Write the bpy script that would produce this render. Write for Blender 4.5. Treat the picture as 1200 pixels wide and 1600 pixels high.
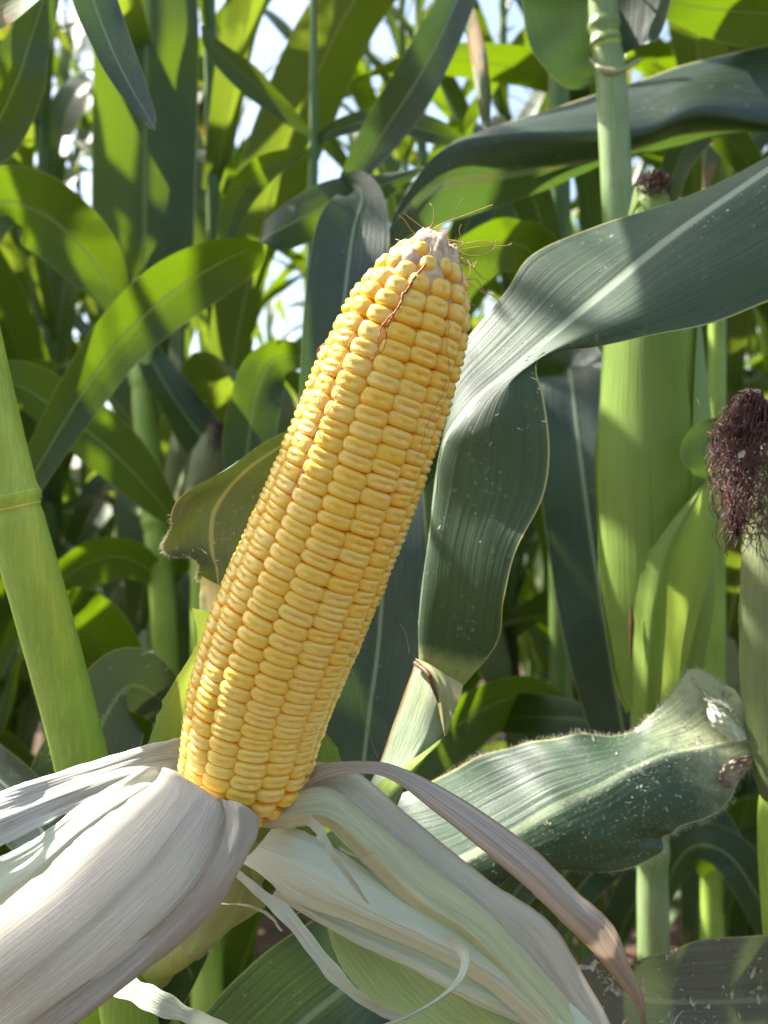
import bpy, math, random
import numpy as np
from mathutils import Vector, noise as mnoise

for o in list(bpy.data.objects): bpy.data.objects.remove(o)
S = bpy.context.scene
C = S.collection
R = math.radians

# ------------------------------------------------------------------ camera, sky, sun, exposure
F = 1400.0                      # focal length in photograph pixels (1200 x 1600)
CZ = 1.15                       # camera height above the soil
cam = bpy.data.cameras.new('camera'); co = bpy.data.objects.new('camera', cam); C.objects.link(co)
co.location = (0, 0, CZ); co.rotation_euler = (R(90), 0, 0)
cam.sensor_fit = 'VERTICAL'; cam.sensor_height = 36; cam.lens = 36*F/1600
cam.clip_start = 0.02; cam.clip_end = 500
cam.dof.use_dof = True; cam.dof.focus_distance = 0.295; cam.dof.aperture_fstop = 12
S.camera = co
SUN_EL, SUN_AZ = R(50), R(-64)     # azimuth from +Y (view direction), negative = left
world = bpy.data.worlds.new('World'); S.world = world; world.use_nodes = True
wn = world.node_tree; wn.nodes.clear()
sky = wn.nodes.new('ShaderNodeTexSky'); sky.sky_type = 'NISHITA'; sky.sun_disc = False
sky.sun_elevation = SUN_EL; sky.sun_rotation = SUN_AZ; sky.air_density = 1.0; sky.dust_density = 3.0
bg = wn.nodes.new('ShaderNodeBackground'); bg.inputs[1].default_value = 0.105
wo = wn.nodes.new('ShaderNodeOutputWorld')
wn.links.new(sky.outputs[0], bg.inputs[0]); wn.links.new(bg.outputs[0], wo.inputs[0])
sl = bpy.data.lights.new('sun', 'SUN'); sl.energy = 5.0; sl.angle = R(0.5); sl.color = (1, .95, .86)
so = bpy.data.objects.new('sun', sl); C.objects.link(so)
sdir = Vector((math.sin(SUN_AZ)*math.cos(SUN_EL), math.cos(SUN_AZ)*math.cos(SUN_EL), math.sin(SUN_EL)))
so.rotation_euler = sdir.to_track_quat('Z', 'Y').to_euler()
S.view_settings.view_transform = 'Standard'; S.view_settings.look = 'None'
S.view_settings.exposure = 1.9; S.view_settings.gamma = 1.0

# ------------------------------------------------------------------ helpers
rng = np.random.default_rng(7)
random.seed(7)

def P(x, y, d):
    return np.array(((x-600)*d/F, d, CZ+(800-y)*d/F))

def thing(name, label, cat, loc, group=None, kind=None):
    o = bpy.data.objects.new(name, None); C.objects.link(o)
    o.location = loc; o.empty_display_size = .05
    o['label'] = label; o['category'] = cat
    if group: o['group'] = group
    return o

def mesh_obj(name, verts, faces, mat, parent=None, uvs=None, attr=None, smooth=True, label=None):
    v = np.asarray(verts, dtype=np.float64).reshape(-1, 3)
    if parent is not None:
        off = np.zeros(3); p = parent
        while p is not None: off += np.array(p.location); p = p.parent
        v = v-off
    me = bpy.data.meshes.new(name)
    me.from_pydata(v.tolist(), [], faces)
    if uvs is not None:
        uvs = np.asarray(uvs, dtype=np.float32)
        ul = me.uv_layers.new(name='UVMap')
        li = np.zeros(len(me.loops), dtype=np.int32); me.loops.foreach_get('vertex_index', li)
        ul.data.foreach_set('uv', uvs[li].ravel())
    if attr is not None:
        ca = me.color_attributes.new('tint', 'FLOAT_COLOR', 'POINT')
        ca.data.foreach_set('color', np.asarray(attr, dtype=np.float32).ravel())
    if smooth: me.polygons.foreach_set('use_smooth', [True]*len(me.polygons))
    me.materials.append(mat); me.update()
    o = bpy.data.objects.new(name, me); C.objects.link(o)
    if parent is not None: o.parent = parent
    if label: o['label'] = label
    return o

def cr(ctrl, t):
    """Catmull-Rom through ctrl (n,...) at t in [0,n-1]."""
    ctrl = np.asarray(ctrl, float); n = len(ctrl)
    e = np.concatenate([[2*ctrl[0]-ctrl[1]], ctrl, [2*ctrl[-1]-ctrl[-2]]])
    t = np.clip(np.asarray(t, float), 0, n-1); i = np.minimum(t.astype(int), n-2); f = t-i
    f = f.reshape((-1,)+(1,)*(ctrl.ndim-1))
    a, b, c, d = e[i], e[i+1], e[i+2], e[i+3]
    return .5*((2*b)+(-a+c)*f+(2*a-5*b+4*c-d)*f**2+(-a+3*b-3*c+d)*f**3)

def gnorm(g):
    du = np.gradient(g, axis=1); dv = np.gradient(g, axis=0)
    n = np.cross(du, dv); return n/(np.linalg.norm(n, axis=2, keepdims=True)+1e-12)

def grid_faces(nv, nu, off=0, wrap=False):
    f = []
    for j in range(nv-1):
        for i in range(nu if wrap else nu-1):
            a = off+j*nu+i; b = off+j*nu+(i+1) % nu
            f.append((a, b, b+nu, a+nu))
    return f

US_LEAF = np.array([0, .015, .06, .12, .2, .28, .36, .43, .465, .482, .5, .518, .535, .57, .64, .72, .8, .88, .94, .985, 1])
US_LOW = np.array([0, .12, .28, .42, .47, .5, .53, .58, .72, .88, 1])
def sn(U, V, s):                                             # cheap smooth pseudo-noise
    r = np.random.default_rng(int(abs(s)*10)); h = 0
    for k in range(5):
        a, b, p, q = r.uniform(-1, 1)*(k+1), r.uniform(.5, 1.6)*(k+1), r.uniform(0, 6.28), r.uniform(0, 6.28)
        h = h+np.sin(a*U*3+b*V*4+p)*np.cos(b*U*2.2+q)/(k+1)
    return h*.5
SURF = {}
def finish(name, g, us, vs, mat, parent, key=None, label=None, disp=None):
    U, V = np.meshgrid(us, vs)
    if name == 'husk' and g.shape[1] > 10:                     # torn, slightly frayed margins
        r = np.random.default_rng(len(bpy.data.objects)); n = g.shape[0]; k = g.shape[1]//6; w = g[:, -1]-g[:, 0]; fall = np.linspace(1, 0, k)
        for side in (0, 1):
            q = np.convolve(r.normal(0, 1, n+8), np.ones(3)/3, 'same')[4:n+4]*.012+np.convolve(r.normal(0, 1, n+20), np.ones(11)/11, 'same')[10:n+10]*.03
            for i in range(k):
                j = i if side == 0 else g.shape[1]-1-i
                g[:, j] += w*(q*fall[i])[:, None]
    if disp is not None:
        g = g+gnorm(g)*disp(U, V)[..., None]
    nv, nu = g.shape[:2]
    o = mesh_obj(name, g, grid_faces(nv, nu), mat, parent, np.stack([U, V], -1).reshape(-1, 2), label=label)
    if key: SURF[key] = g
    return o

def patch(name, rows, mat, parent, us=None, nv=60, disp=None, key=None, label=None):
    """surface through a grid of (px, py, depth) points: rows run along it, columns across it"""
    w = np.array([[P(*p) for p in r] for r in rows])
    K = w.shape[1]
    us = np.linspace(0, 1, 25) if us is None else us
    vs = np.linspace(0, 1, nv)
    a = cr(w, vs*(len(rows)-1))                               # nv,K,3
    g = cr(a.transpose(1, 0, 2), us*(K-1)).transpose(1, 0, 2)
    return finish(name, g, us, vs, mat, parent, key, label, disp)

def leafdisp(w, seed, rip=.03, rib=.018):
    """midrib groove, ruffled margins and shallow lengthwise buckles; w = half width in m"""
    def f(U, V):
        e = np.abs(2*U-1)
        h = -rib*w*np.exp(-((U-.5)/.022)**2)*np.clip(1-V*.8, .1, 1)
        h = h+rip*w*e**3*np.sin(V*23+seed+2*(U > .5)+1.5*sn(U*0, V, seed))
        return h+rip*.5*w*sn(U*2, V*3, seed+5)
    return f

def strip_grid(pts, nv, us, cup=.25):
    """pts: (px,py,depth,half width px,tilt deg). Blade along the path, tilted round it."""
    pts = np.array([tuple(p)+(0,)*(5-len(p)) for p in pts], float)
    mid = np.array([P(*p[:3]) for p in pts]); hw = pts[:, 3]*pts[:, 2]/F
    q = cr(np.column_stack([mid, hw, pts[:, 4]]), np.linspace(0, len(pts)-1, nv))
    m, hw, tl = q[:, :3], np.maximum(q[:, 3], .0004), np.radians(q[:, 4])
    T = np.gradient(m, axis=0); T /= np.linalg.norm(T, axis=1, keepdims=True)
    V = m-np.array((0, 0, CZ)); V /= np.linalg.norm(V, axis=1, keepdims=True)
    s = np.cross(T, V); s /= np.linalg.norm(s, axis=1, keepdims=True)
    n = np.cross(s, T)
    sd = s*np.cos(tl)[:, None]+n*np.sin(tl)[:, None]; nn = np.cross(sd, T)
    x = 2*us-1
    return m[:, None]+sd[:, None]*(x[None, :, None]*hw[:, None, None])-nn[:, None]*(cup*np.abs(x)**1.4*1)[None, :, None]*hw[:, None, None], hw.max()

def strip(name, pts, mat, parent, nv=48, us=US_LEAF, cup=.25, seed=1, rip=.06, key=None, label=None):
    g, w = strip_grid(pts, nv, us, cup)
    return finish(name, g, us, np.linspace(0, 1, nv), mat, parent, key, label, leafdisp(w, seed, rip))

def arch_leaf(name, base, az, elev, length, width, droop, twist, mat, parent, nv=26, us=US_LOW, seed=0, kink=None):
    """a maize blade that leaves the stalk at base and arches over"""
    t = np.linspace(0, 1, nv); ds = length/(nv-1)
    el = R(elev)-R(droop)*t**1.5
    if kink: el = el-R(70)/(1+np.exp(-(t-kink)*30))
    az_ = az+.25*np.sin(seed+t*2.5)*t
    T = np.column_stack([np.cos(el)*np.cos(az_), np.cos(el)*np.sin(az_), np.sin(el)])
    m = np.array(base)+np.concatenate([[[0, 0, 0]], np.cumsum(T[:-1]*ds, axis=0)])
    s = np.column_stack([-np.sin(az_), np.cos(az_), 0*az_]); n = np.cross(T, s)
    tw = R(twist)*t*t
    sd = s*np.cos(tw)[:, None]+n*np.sin(tw)[:, None]; nn = np.cross(T, sd)
    hw = width*.5*np.clip((.42+1.6*t)*(t < .36)+(t >= .36)*1.0, 0, 1)*np.clip(1-np.clip((t-.36)/.64, 0, 1)**2.1, .01, 1)
    x = 2*us-1; cup = .55-.4*t
    g = m[:, None]+sd[:, None]*(x[None, :, None]*hw[:, None, None])+nn[:, None]*(cup[:, None]*np.abs(x)[None, :]**1.3*hw[:, None])[..., None]
    return finish(name, g, us, t, mat, parent, disp=leafdisp(width*.5, seed, .12))

def frames(c):
    T = np.gradient(c, axis=0); T /= np.linalg.norm(T, axis=1, keepdims=True)
    n = np.cross(T[0], (0.3, -1, 0.1)); n /= np.linalg.norm(n); N = [n]
    for k in range(1, len(c)):
        n = N[-1]-T[k]*np.dot(N[-1], T[k]); N.append(n/np.linalg.norm(n))
    N = np.array(N); return T, N, np.cross(T, N)

def tube_data(c, r, seg=16, squash=1.0, flute=0.0):
    c = np.asarray(c, float); r = np.asarray(r, float)*np.ones(len(c))
    T, N, B = frames(c); a = np.linspace(0, 2*np.pi, seg, endpoint=False)
    rr = r[:, None]*(1+flute*np.cos(a*3)[None])
    v = c[:, None]+N[:, None]*(np.cos(a)[None, :, None]*rr[..., None])+B[:, None]*(np.sin(a)[None, :, None]*rr[..., None]*squash)
    return v.reshape(-1, 3), grid_faces(len(c), seg, 0, True), seg

def tube(name, c, r, mat, parent, seg=16, squash=1.0, flute=0, label=None, caps=True):
    v, f, seg = tube_data(c, r, seg, squash, flute)
    n = len(c)
    if caps: f = f+[tuple(range(seg))[::-1], tuple(range((n-1)*seg, n*seg))]
    uv = np.stack(np.meshgrid(np.abs(np.linspace(-1, 1, seg)), np.linspace(0, 1, n)), -1).reshape(-1, 2)
    return mesh_obj(name, v, f, mat, parent, uv, label=label)

class Many:
    """many thin strands in one mesh"""
    def __init__(s): s.v = []; s.f = []; s.n = 0
    def add(s, c, r, seg=4):
        v, f, _ = tube_data(c, r, seg)
        s.f += [tuple(i+s.n for i in q) for q in f]; s.v.append(v); s.n += len(v)
    def build(s, name, mat, parent=None, label=None):
        o = mesh_obj(name, np.concatenate(s.v), s.f, mat, parent, label=label)
        if name == 'silk': o['kind'] = 'stuff'
        return o

def stalk(name, ctrl, mat, parent, nodes=(), seg=20, n=140, label=None, bulge=.14, flute=.02):
    """ctrl: world points + radius; nodes: fractions where a joint swells"""
    q = cr(np.array(ctrl, float), np.linspace(0, len(ctrl)-1, n)); t = np.linspace(0, 1, n)
    c, r = q[:, :3], q[:, 3].copy()
    for k in nodes:
        r *= 1+bulge*np.exp(-((t-k)/.006)**2)-.05*np.exp(-((t-k-.012)/.006)**2)+.06*np.clip((k-t)/.05, 0, 1)*(t > k-.06)*0
        r *= np.where(t > k, .985, 1)
    o = tube(name, c, r, mat, parent, seg, 1, flute, label)
    if n >= 200:
        for k in nodes:
            i = int(round(k*(n-1))); s = np.linspace(-1, 1, 14); T = c[i+1]-c[i-1]; T /= np.linalg.norm(T); R0 = r[i-6]
            tube('node', c[i]+T*(s*R0*.42)[:, None], R0*(1.0+.09*np.exp(-((s+.15)/.42)**2)-.05*np.exp(-((s-.62)/.10)**2)-.02*(np.abs(s) > .9)), M['node'], parent, seg, 1, flute)
    return o

# ------------------------------------------------------------------ materials
def newmat(name):
    m = bpy.data.materials.new(name); m.use_nodes = True; nt = m.node_tree; nt.nodes.clear()
    return m, nt
class N:
    def __init__(s, nt): s.nt = nt
    def n(s, t, **k):
        x = s.nt.nodes.new(t)
        for a, b in k.items(): setattr(x, a, b)
        return x
    def l(s, a, b): s.nt.links.new(a, b)
    def put(s, v, sock):
        if isinstance(v, bpy.types.NodeSocket): s.l(v, sock)
        elif isinstance(v, (tuple, list)): sock.default_value = tuple(v)+((1,) if len(v) == 3 and sock.type == 'RGBA' else ())
        else: sock.default_value = v
    def math(s, op, a, b=0, clamp=False):
        x = s.n('ShaderNodeMath', operation=op, use_clamp=clamp); s.put(a, x.inputs[0]); s.put(b, x.inputs[1]); return x.outputs[0]
    def mix(s, f, a, b):
        x = s.n('ShaderNodeMix', data_type='RGBA'); s.put(f, x.inputs[0]); s.put(a, x.inputs[6]); s.put(b, x.inputs[7]); return x.outputs[2]
    def ss(s, v, a, b, lo=0., hi=1.):
        x = s.n('ShaderNodeMapRange', interpolation_type='SMOOTHSTEP'); s.put(v, x.inputs[0]); x.inputs[1].default_value = a; x.inputs[2].default_value = b
        x.inputs[3].default_value = lo; x.inputs[4].default_value = hi; return x.outputs[0]
    def vec(s, a, b, c=0):
        x = s.n('ShaderNodeCombineXYZ'); s.put(a, x.inputs[0]); s.put(b, x.inputs[1]); s.put(c, x.inputs[2]); return x.outputs[0]
    def noise(s, v, sc, det=3, rough=.55):
        x = s.n('ShaderNodeTexNoise'); s.l(v, x.inputs['Vector']); x.inputs['Scale'].default_value = sc; x.inputs['Detail'].default_value = det
        x.inputs['Roughness'].default_value = rough; return x.outputs[0]
    def uv(s):
        u = s.n('ShaderNodeUVMap', uv_map='UVMap'); p = s.n('ShaderNodeSeparateXYZ'); s.l(u.outputs[0], p.inputs[0]); return p.outputs[0], p.outputs[1]
    def obj(s): return s.n('ShaderNodeTexCoord').outputs['Object']
    def bump(s, h, st, dist=.001):
        x = s.n('ShaderNodeBump'); x.inputs['Strength'].default_value = st; x.inputs['Distance'].default_value = dist; s.l(h, x.inputs['Height']); return x.outputs[0]
    def bsdf(s, col, rough, nrm=None, spec=.5, **k):
        x = s.n('ShaderNodeBsdfPrincipled'); s.put(col, x.inputs['Base Color']); s.put(rough, x.inputs['Roughness']); x.inputs['Specular IOR Level'].default_value = spec
        if nrm is not None: s.l(nrm, x.inputs['Normal'])
        for a, b in k.items(): s.put(b, x.inputs[a.replace('_', ' ')])
        return x.outputs[0]
    def out(s, sh): o = s.n('ShaderNodeOutputMaterial'); s.l(sh, o.inputs[0])

def leaf_mat(name, c1, c2, tr, rib, rough=.42, tfac=.38, dust=.25, spec=.5, margin=(.42, .40, .16), brown=None, ribw=.018, base=None):
    m, nt = newmat(name); k = N(nt); u, v = k.uv(); ob = k.obj()
    e = k.math('ABSOLUTE', k.math('SUBTRACT', u, .5))
    ribm = k.ss(e, ribw*.6, ribw*1.5, 1, 0)
    vein = k.noise(k.vec(k.math('MULTIPLY', u, 130), k.math('MULTIPLY', v, 2.5)), 1, 2, .6)
    vein2 = k.noise(k.vec(k.math('MULTIPLY', u, 30), k.math('MULTIPLY', v, 1.2)), 1, 2, .5)
    blot = k.noise(ob, 28, 4, .6); fine = k.noise(ob, 420, 3, .7); scr = k.noise(ob, 90, 5, .75)
    col = k.mix(k.ss(blot, .35, .65), c1, c2)
    col = k.mix(k.ss(vein, .40, .72, 0, .34), col, tuple(min(1, x*1.9+.012) for x in c2))
    col = k.mix(k.ss(vein2, .42, .66, 0, .3), col, tuple(x*.62 for x in c1))
    col = k.mix(ribm, col, rib)
    dm = k.math('MULTIPLY', k.ss(fine, .56, .70), k.ss(scr, .50, .66))
    col = k.mix(k.math('MULTIPLY', dm, dust), col, (.30, .31, .26))
    col = k.mix(k.ss(e, .488, .496), col, margin)
    tcol = k.mix(k.ss(vein, .35, .7, 0, .5), tr, tuple(x*.72 for x in tr))
    tcol = k.mix(ribm, tcol, (.32, .42, .06))
    if base:
        bb = k.ss(k.math('ADD', v, k.math('MULTIPLY', k.math('SUBTRACT', scr, .5), base[0]*.8)), base[0]*.3, base[0], 1, 0)
        pur = k.math('MULTIPLY', bb, k.ss(scr, .52, .66)); col = k.mix(bb, col, base[1]); col = k.mix(k.math('MULTIPLY', pur, .8), col, (.20, .12, .13))
    if brown:
        bm_ = k.math('MULTIPLY', k.ss(k.noise(ob, 22, 5, .7), .50, .60), k.ss(v, brown[0], brown[1]))
        col = k.mix(bm_, col, (.34, .2, .07)); tcol = k.mix(bm_, tcol, (.4, .22, .03))
    h = k.math('ADD', k.math('MULTIPLY', vein, .8), k.math('MULTIPLY', vein2, 1.2))
    h = k.math('ADD', h, k.math('MULTIPLY', scr, .25))
    nr = k.bump(h, .45, .0007)
    rg = k.math('ADD', k.math('MULTIPLY', scr, .22), rough-.1)
    b = k.bsdf(col, rg, nr, spec)
    t = k.n('ShaderNodeBsdfTranslucent'); k.l(tcol, t.inputs[0]); k.l(nr, t.inputs[1])
    mx = k.n('ShaderNodeMixShader'); k.put(k.math('MULTIPLY', k.math('SUBTRACT', 1, k.math('MULTIPLY', ribm, .5)), tfac), mx.inputs[0]); k.l(b, mx.inputs[1]); k.l(t.outputs[0], mx.inputs[2])
    k.out(mx.outputs[0]); return m

def husk_mat(name, c1, c2, vein, edge=None, bd=.0008, tfac=.3, rough=.5, nveins=70, vs=.35, tr=None):
    m, nt = newmat(name); k = N(nt); u, v = k.uv(); ob = k.obj()
    w = k.noise(k.vec(k.math('MULTIPLY', u, nveins), k.math('MULTIPLY', v, 1.6)), 1, 3, .65)
    w2 = k.noise(k.vec(k.math('MULTIPLY', u, nveins*3.2), k.math('MULTIPLY', v, 4)), 1, 1, .5)
    bl = k.noise(ob, 26, 3, .55); bl2 = k.noise(k.vec(k.math('MULTIPLY', u, 6), k.math('MULTIPLY', v, 2.2)), 1, 3, .6)
    col = k.mix(k.ss(k.math('ADD', v, k.math('MULTIPLY', k.math('SUBTRACT', bl2, .5), .9)), .1, .9), c1, c2)
    col = k.mix(k.ss(bl, .4, .7, 0, .35), col, tuple(x*.8 for x in c1))
    col = k.mix(k.ss(w, .46, .66, 0, vs), col, vein)
    col = k.mix(k.ss(w2, .5, .7, 0, vs*.5), col, tuple(min(1, x*1.25) for x in c1))
    if edge:
        e = k.math('ABSOLUTE', k.math('SUBTRACT', u, .5))
        col = k.mix(k.math('MULTIPLY', k.ss(e, .40, .5), k.ss(bl2, .3, .6)), col, edge)
    nr = k.bump(k.math('ADD', w, k.math('MULTIPLY', w2, .6)), .9, bd)
    b = k.bsdf(col, rough, nr, .45)
    t = k.n('ShaderNodeBsdfTranslucent'); k.put(tr if tr else col, t.inputs[0])
    mx = k.n('ShaderNodeMixShader'); mx.inputs[0].default_value = tfac; k.l(b, mx.inputs[1]); k.l(t.outputs[0], mx.inputs[2])
    k.out(mx.outputs[0]); return m

def stalk_mat(name, c1, c2, sc=1.0, rough=.38):
    m, nt = newmat(name); k = N(nt); u, v = k.uv(); ob = k.obj()
    mp = k.n('ShaderNodeMapping'); k.l(ob, mp.inputs[0]); mp.inputs['Scale'].default_value = (1, 1, .05)
    st = k.noise(mp.outputs[0], 900*sc, 3, .6); bl = k.noise(ob, 14*sc, 3, .6); st2 = k.noise(mp.outputs[0], 240*sc, 3, .6)
    sp = k.ss(k.noise(ob, 260, 2, .5), .70, .74)
    col = k.mix(k.ss(bl, .35, .65), c1, c2); col = k.mix(k.ss(st, .4, .7, 0, .28), col, tuple(min(1, x*1.5+.03) for x in c2))
    col = k.mix(k.ss(st2, .45, .7, 0, .22), col, tuple(x*.7 for x in c1))
    col = k.mix(k.math('MULTIPLY', sp, .5), col, (.25, .17, .06))
    b = k.bsdf(col, rough, k.bump(k.math('ADD', st, st2), .5, .0006), .5, Subsurface_Weight=.12, Subsurface_Scale=.003)
    nt.nodes[-1].inputs
    k.out(b); return m

def plain(name, c1, c2, rough, sc=40, spec=.4, tfac=0, sss=0):
    m, nt = newmat(name); k = N(nt); ob = k.obj(); nz = k.noise(ob, sc, 4, .6)
    b = k.bsdf(k.mix(k.ss(nz, .35, .65), c1, c2), rough, k.bump(nz, .4, .0006), spec, Subsurface_Weight=sss, Subsurface_Scale=.003)
    if tfac:
        t = k.n('ShaderNodeBsdfTranslucent'); k.put(c2, t.inputs[0]); mx = k.n('ShaderNodeMixShader'); mx.inputs[0].default_value = tfac
        k.l(b, mx.inputs[1]); k.l(t.outputs[0], mx.inputs[2]); b = mx.outputs[0]
    k.out(b); return m

M = {}
M['near'] = leaf_mat('leaf_waxy', (.022, .038, .030), (.030, .050, .036), (.20, .38, .04), (.20, .26, .16), rough=.42, tfac=.14, dust=.8, ribw=.020, spec=.65)
M['blade'] = leaf_mat('leaf_waxy_collar', (.040, .064, .040), (.052, .085, .046), (.20, .38, .04), (.24, .30, .20), rough=.50, tfac=.16, dust=1, ribw=.022, spec=.42, base=(.055, (.36, .40, .15)))
M['blade_dusty'] = leaf_mat('leaf_dusty_purple', (.036, .066, .034), (.052, .080, .044), (.20, .30, .04), (.20, .24, .14), rough=.5, tfac=.05, dust=1, ribw=.018, spec=.4, base=(.055, (.36, .40, .15)))  # dusty copy of the blade, translucency cut to imitate shade
M['dull_dark'] = leaf_mat('leaf_dull_dark', (.05, .056, .052), (.065, .070, .062), (.10, .16, .04), (.16, .18, .14), rough=.6, tfac=.08, dust=1, spec=.4)
M['torn'] = leaf_mat('leaf_waxy_torn', (.032, .062, .036), (.044, .082, .040), (.20, .38, .04), (.26, .32, .20), rough=.42, tfac=.10, dust=1, ribw=.030, spec=.55, base=(.36, (.50, .54, .32)))
M['dull'] = leaf_mat('leaf_dull', (.11, .115, .10), (.14, .145, .12), (.14, .22, .05), (.20, .22, .16), rough=.6, tfac=.15, dust=1, spec=.4)
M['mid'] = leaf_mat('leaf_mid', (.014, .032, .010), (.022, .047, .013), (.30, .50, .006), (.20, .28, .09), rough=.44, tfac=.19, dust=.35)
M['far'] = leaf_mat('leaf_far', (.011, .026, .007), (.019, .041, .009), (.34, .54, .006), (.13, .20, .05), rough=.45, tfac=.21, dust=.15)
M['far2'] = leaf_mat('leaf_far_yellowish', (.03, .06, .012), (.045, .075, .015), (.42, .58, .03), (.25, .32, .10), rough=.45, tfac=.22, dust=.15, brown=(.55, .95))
M['old'] = leaf_mat('leaf_old', (.08, .12, .02), (.14, .15, .03), (.45, .50, .03), (.3, .32, .12), rough=.5, tfac=.3, dust=.2, brown=(0, .1))
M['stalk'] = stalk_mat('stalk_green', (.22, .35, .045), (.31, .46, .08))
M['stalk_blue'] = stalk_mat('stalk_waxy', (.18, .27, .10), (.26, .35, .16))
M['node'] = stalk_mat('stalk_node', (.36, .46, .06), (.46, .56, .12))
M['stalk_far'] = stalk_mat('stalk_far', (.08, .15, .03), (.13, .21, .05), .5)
M['green_husk'] = husk_mat('husk_green', (.27, .39, .085), (.22, .33, .07), (.18, .28, .05), tfac=.25, rough=.42, nveins=40, vs=.45, tr=(.45, .6, .08))
M['pale_husk_far'] = husk_mat('husk_green_pale', (.26, .34, .14), (.36, .38, .22), (.2, .28, .1), tfac=.25, rough=.45, nveins=40, vs=.45)
M['husk_white'] = husk_mat('husk_white', (.70, .63, .53), (.65, .57, .47), (.54, .46, .42), edge=(.56, .40, .24), tfac=.15, nveins=80, vs=.34, bd=.0007)
M['husk_veined'] = husk_mat('husk_veined', (.74, .72, .60), (.76, .74, .72), (.34, .30, .32), tfac=.15, nveins=34, vs=.75)
M['husk_mint'] = husk_mat('husk_mint', (.92, .95, .80), (.86, .92, .68), (.74, .84, .60), tfac=.18, nveins=70, vs=.30, bd=.0005)
M['husk_cream'] = husk_mat('husk_cream', (.92, .90, .60), (.82, .86, .48), (.70, .72, .40), edge=(.70, .56, .46), tfac=.14, nveins=60, vs=.35)
M['husk_pink'] = husk_mat('husk_pink', (.90, .84, .70), (.80, .72, .58), (.62, .54, .46), edge=(.60, .42, .30), tfac=.14, nveins=60, vs=.3)
M['husk_lime'] = husk_mat('husk_lime', (.50, .62, .24), (.56, .66, .30), (.36, .50, .16), tfac=.2, nveins=60, vs=.45)
M['husk_dry'] = husk_mat('husk_dry', (.80, .70, .64), (.46, .31, .19), (.27, .18, .14), edge=(.38, .24, .12), tfac=.25, nveins=22, vs=.7)
M['husk_shred'] = husk_mat('husk_shred', (.80, .84, .68), (.76, .82, .64), (.6, .68, .5), tfac=.15, nveins=16, vs=.4)
M['sheath'] = husk_mat('sheath_inner', (.40, .50, .36), (.38, .44, .24), (.30, .38, .22), edge=(.26, .11, .03), tfac=.2, nveins=50, vs=.4)
M['collar'] = plain('collar', (.42, .44, .26), (.52, .50, .32), .6, 60, tfac=.2)
M['collar_green'] = plain('collar_green', (.34, .38, .14), (.46, .42, .26), .6, 90, tfac=.2)
M['brown'] = plain('brown_scar', (.10, .04, .015), (.17, .08, .03), .6, 200)
M['silk_dark'] = plain('silk_dark', (.075, .034, .027), (.15, .065, .055), .5, 300)
M['silk_core'] = plain('silk_core', (.02, .010, .008), (.035, .016, .013), .8, 300)
M['silk_tan'] = plain('silk_tan', (.42, .22, .10), (.55, .33, .16), .45, 300, tfac=.2)
M['silk_red'] = plain('silk_red', (.30, .09, .045), (.38, .14, .06), .5, 500)
M['hair'] = plain('hair', (.6, .62, .5), (.7, .7, .6), .5, 300, tfac=.3)
M['scab'] = plain('scab', (.20, .12, .11), (.42, .36, .24), .7, 170, tfac=.1)
M['debris'] = plain('debris', (.40, .40, .28), (.60, .58, .48), .7, 500, tfac=.2)
M['tassel'] = plain('tassel', (.40, .36, .14), (.34, .38, .12), .6, 80, tfac=.2)
M['shank'] = stalk_mat('shank', (.28, .40, .10), (.36, .44, .14))
M['cobtip'] = plain('cob_tip', (.46, .30, .20), (.74, .60, .44), .6, 260, sss=.3)

M['cobcore'] = plain('cob_core', (.62, .24, .02), (.72, .33, .04), .6, 260)
def kernel_mat():
    m, nt = newmat('kernel'); k = N(nt); ob = k.obj()
    a = k.n('ShaderNodeAttribute', attribute_name='tint'); sp = k.n('ShaderNodeSeparateColor'); k.l(a.outputs['Color'], sp.inputs[0])
    crown, rnd, dent = sp.outputs[0], sp.outputs[1], sp.outputs[2]
    side = k.mix(rnd, (.88, .40, .008), (.92, .47, .012))
    top = k.mix(rnd, (.94, .59, .055), (.94, .66, .16))
    col = k.mix(k.ss(crown, .35, .95), side, top)
    col = k.mix(k.math('MULTIPLY', dent, .4), col, (.93, .62, .17))
    f = k.noise(ob, 900, 3, .6); col = k.mix(k.ss(f, .45, .75, 0, .18), col, (.95, .78, .34))
    nr = k.bump(k.noise(ob, 1400, 2, .6), .10, .0004)
    b = k.bsdf(col, k.math('ADD', k.math('MULTIPLY', f, .2), .20), nr, .5, Subsurface_Weight=.3, Subsurface_Scale=.0025)
    b.node.inputs['Subsurface Radius'].default_value = (1, .5, .08)
    b.node.inputs['Coat Weight'].default_value = .5; b.node.inputs['Coat Roughness'].default_value = .18
    k.out(b); return m
M['kernel'] = kernel_mat()

def soil_mat():
    m, nt = newmat('soil'); k = N(nt); ob = k.obj()
    a = k.noise(ob, 3, 6, .7); b_ = k.noise(ob, 30, 6, .7)
    col = k.mix(k.ss(a, .35, .65), (.07, .042, .030), (.13, .080, .055)); col = k.mix(k.ss(b_, .5, .7, 0, .6), col, (.27, .18, .13))
    k.out(k.bsdf(col, .95, k.bump(k.math('ADD', a, b_), 1, .02), .2)); return m
M['soil'] = soil_mat()

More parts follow.
